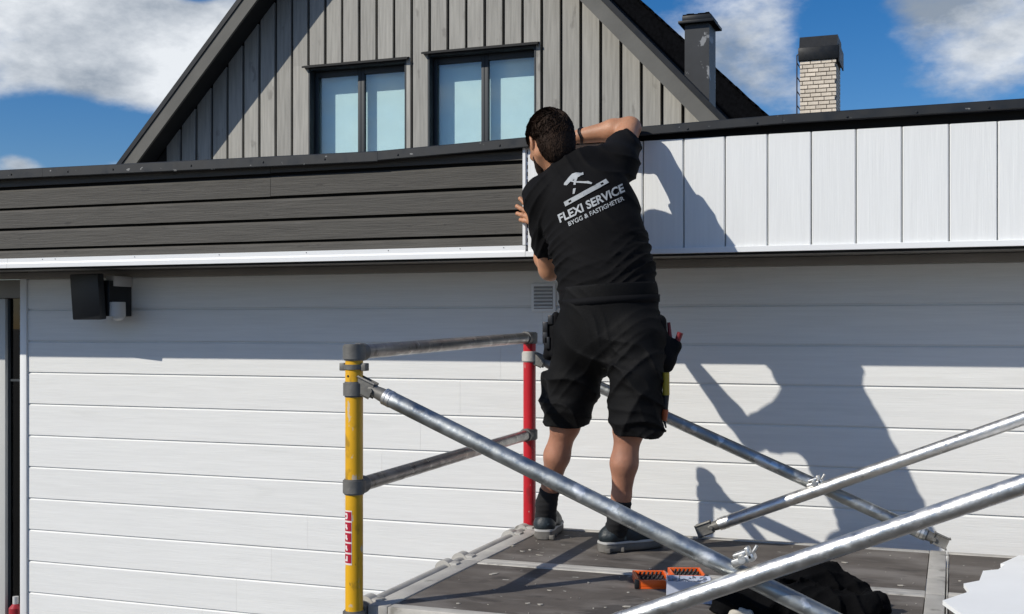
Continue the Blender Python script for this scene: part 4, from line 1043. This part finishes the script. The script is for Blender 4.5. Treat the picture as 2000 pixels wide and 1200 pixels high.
for lo, hi in [((-.065, -.045, 0), (.065, .045, .004)), ((-.065, -.045, .0042), (.065, -.0425, .062)), ((-.065, .0425, .0042), (.065, .045, .062)), ((-.065, -.0423, .0042), (-.0625, .0423, .062)), ((.0625, -.0423, .0042), (.065, .0423, .062))]:
    add_box(bm, c+np.array(lo), c+np.array(hi), 0, R3, ctr)
obj('tub', bmmesh('tub', bm), 'clear_box', sb_)
bm = bmesh.new()
for i in range(60):
    q = Vector((random.uniform(-.055, .055), random.uniform(-.035, .035), 0)); q = R3 @ q; p0 = Vector((c[0]+q.x, c[1]+q.y, ZD+random.uniform(.040, .060)))
    add_tube(bm, p0, p0+Vector((random.uniform(-.02, .02), random.uniform(-.015, .015), random.uniform(-.004, .006))), .0022, seg=6)
scr = obj('screws', bmmesh('scr', bm), 'steel', sb_); scr['kind'] = 'stuff'
box('filling', c+np.array((-.06, -.04, .0045)), c+np.array((.06, .04, .046)), 'clear_box', sb_, 0, R3, ctr)
bb = thing('socket_holder', 'dark blue holder with steel sockets under the bright brace', 'tool holder', tuple(G(1430, 1185, ZD)))
c = G(1432, 1186, ZD)
box('tray', c+np.array((-.055, -.03, 0)), c+np.array((.055, .03, .022)), 'blue_plastic', bb, .004, Matrix.Rotation(.35, 3, 'Z'))
bm = bmesh.new()
for i in range(5):
    for j in range(2):
        q = Matrix.Rotation(.35, 3, 'Z') @ Vector((-.042+.021*i, -.014+.028*j, 0)); add_tube(bm, (c[0]+q.x, c[1]+q.y, ZD+.0225), (c[0]+q.x, c[1]+q.y, ZD+.040+.004*(i % 3)), .007, seg=10)
obj('sockets', bmmesh('s', bm), 'blue_plastic', bb, 40)
# crumpled black jacket
c = G(1585, 1185, ZD)
jk = [(c+np.array([-.17, -.08, .03]), c+np.array([.0, .0, .05]), .05, .075, .03), (c+np.array([0, 0, .05]), c+np.array([.13, .02, .03]), .075, .045, .03), (c+np.array([.12, .02, .03]), c+np.array([.185, -.02, .03]), .035, .03, .02), (c+np.array([.185, -.02, .03]), c+np.array([.20, -.03, .05]), .02, .012, .01),
      (c+np.array([-.05, .07, .03]), c+np.array([.06, .09, .03]), .05, .04, .03), (c+np.array([-.22, -.17, .02]), c+np.array([-.05, -.12, .035]), .03, .05, .03), (c+np.array([.0, -.12, .03]), c+np.array([.15, -.10, .025]), .05, .04, .03)]
jo = blob('jacket', jk, .006, 'fabric_bag', None, lambda X, Y, Zz: -.014*ridges(X, Y, Zz, (.6, .5, .6), .06, .7, 1.8)-.008*ridges(X, Y, Zz, (-.5, .7, .3), .045, 1.7, 1.8)+.008*lumps(X, Y, Zz, 40, .2), [lambda X, Y, Zz: ZD+.0005-Zz+0*X+0*Y])
tag(jo, 'crumpled black jacket lying on the deck under the crossed braces', 'jacket')
rg = blob('rag', [(G(1436, 1199, ZD)+np.array([0, -.02, .008]), G(1452, 1200, ZD)+np.array([.02, -.03, .008]), .018, .014, .01)], .004, 'flake', None, lambda X, Y, Zz: .004*lumps(X, Y, Zz, 90, .2), [lambda X, Y, Zz: ZD-Zz+0*X+0*Y])
tag(rg, 'small beige rag lying in front of the blue socket holder', 'rag')
# fanned stack of white board offcuts at the right
tips = [(1841, 1173), (1882, 1140), (1920, 1115), (1969, 1098), (1990, 1085)]
for i, (px, py) in enumerate(tips):
    zb_ = Z(DECK)+.0008+.0125*(4-i)
    t = G(px, py, zb_+.012); ang = math.radians([64, 54, 41, 32, 26][i]); e1 = np.array([math.cos(ang), math.sin(ang), 0]); a2 = ang-math.radians(136); e2 = np.array([math.cos(a2), math.sin(a2), 0])
    bi = np.array([math.cos(ang-math.radians(68)), math.sin(ang-math.radians(68)), 0])
    w1 = .19; p = np.array([t[0], t[1], zb_])
    poly = [p, p+e2*w1, p+e2*w1+bi*.7, p+e1*w1+bi*.7, p+e1*w1]
    o = prism('white_board_offcut', poly, (0, 0, .012), 'white_offcut')
    tag(o, ['nearest white board offcut on top of the fanned stack at right', 'second white board offcut from the top of the fanned stack at right', 'middle white board offcut of the fanned stack at right', 'fourth white board offcut from the top of the fanned stack', 'farthest white board offcut at the bottom of the fanned stack'][i], 'board', 'white board offcuts fanned on the deck')
# paint flakes and splinters on the decks
rn = random.Random(11); bm = bmesh.new()
def flake(x, y, s):
    n = rn.randint(4, 6); a = rn.uniform(0, 6.28); st = rn.uniform(1, 2.6)
    vs = []
    for k_ in range(n):
        t = 6.28*k_/n; r = s*rn.uniform(.5, 1); dx, dy = r*math.cos(t)*st, r*math.sin(t)
        vs.append((x+dx*math.cos(a)-dy*math.sin(a), y+dx*math.sin(a)+dy*math.cos(a)))
    z0 = ZD+.0006+rn.uniform(0, .001)
    lo_ = [bm.verts.new((p[0], p[1], z0)) for p in vs]; up_ = [bm.verts.new((p[0], p[1], z0+.0012+rn.uniform(0, .001))) for p in vs]
    bm.faces.new(up_); bm.faces.new(lo_[::-1])
    for k_ in range(n): bm.faces.new((lo_[k_], lo_[(k_+1) % n], up_[(k_+1) % n], up_[k_]))
for i in range(120): flake(rn.uniform(-1.5, .6), rn.choice([rn.uniform(3.13, 3.73), rn.uniform(3.85, 4.47)]), rn.choice([.001, .0013, .0015, .002, .003, .006]))
for px, py, s in [(965, 1122, .013), (1002, 1068, .009), (1020, 1078, .008), (985, 1066, .006), (1055, 1182, .010), (1225, 1186, .012), (1030, 1180, .008), (1150, 1140, .006), (1035, 1075, .007), (1650, 1100, .008), (1690, 1140, .007), (1760, 1145, .010)]:
    q = G(px, py, ZD); flake(q[0], q[1], s)
fk = obj('paint_flakes', bmmesh('fk', bm), 'flake'); fk['kind'] = 'stuff'
tag(fk, 'pale paint flakes and splinters scattered over the plywood decks', 'debris')
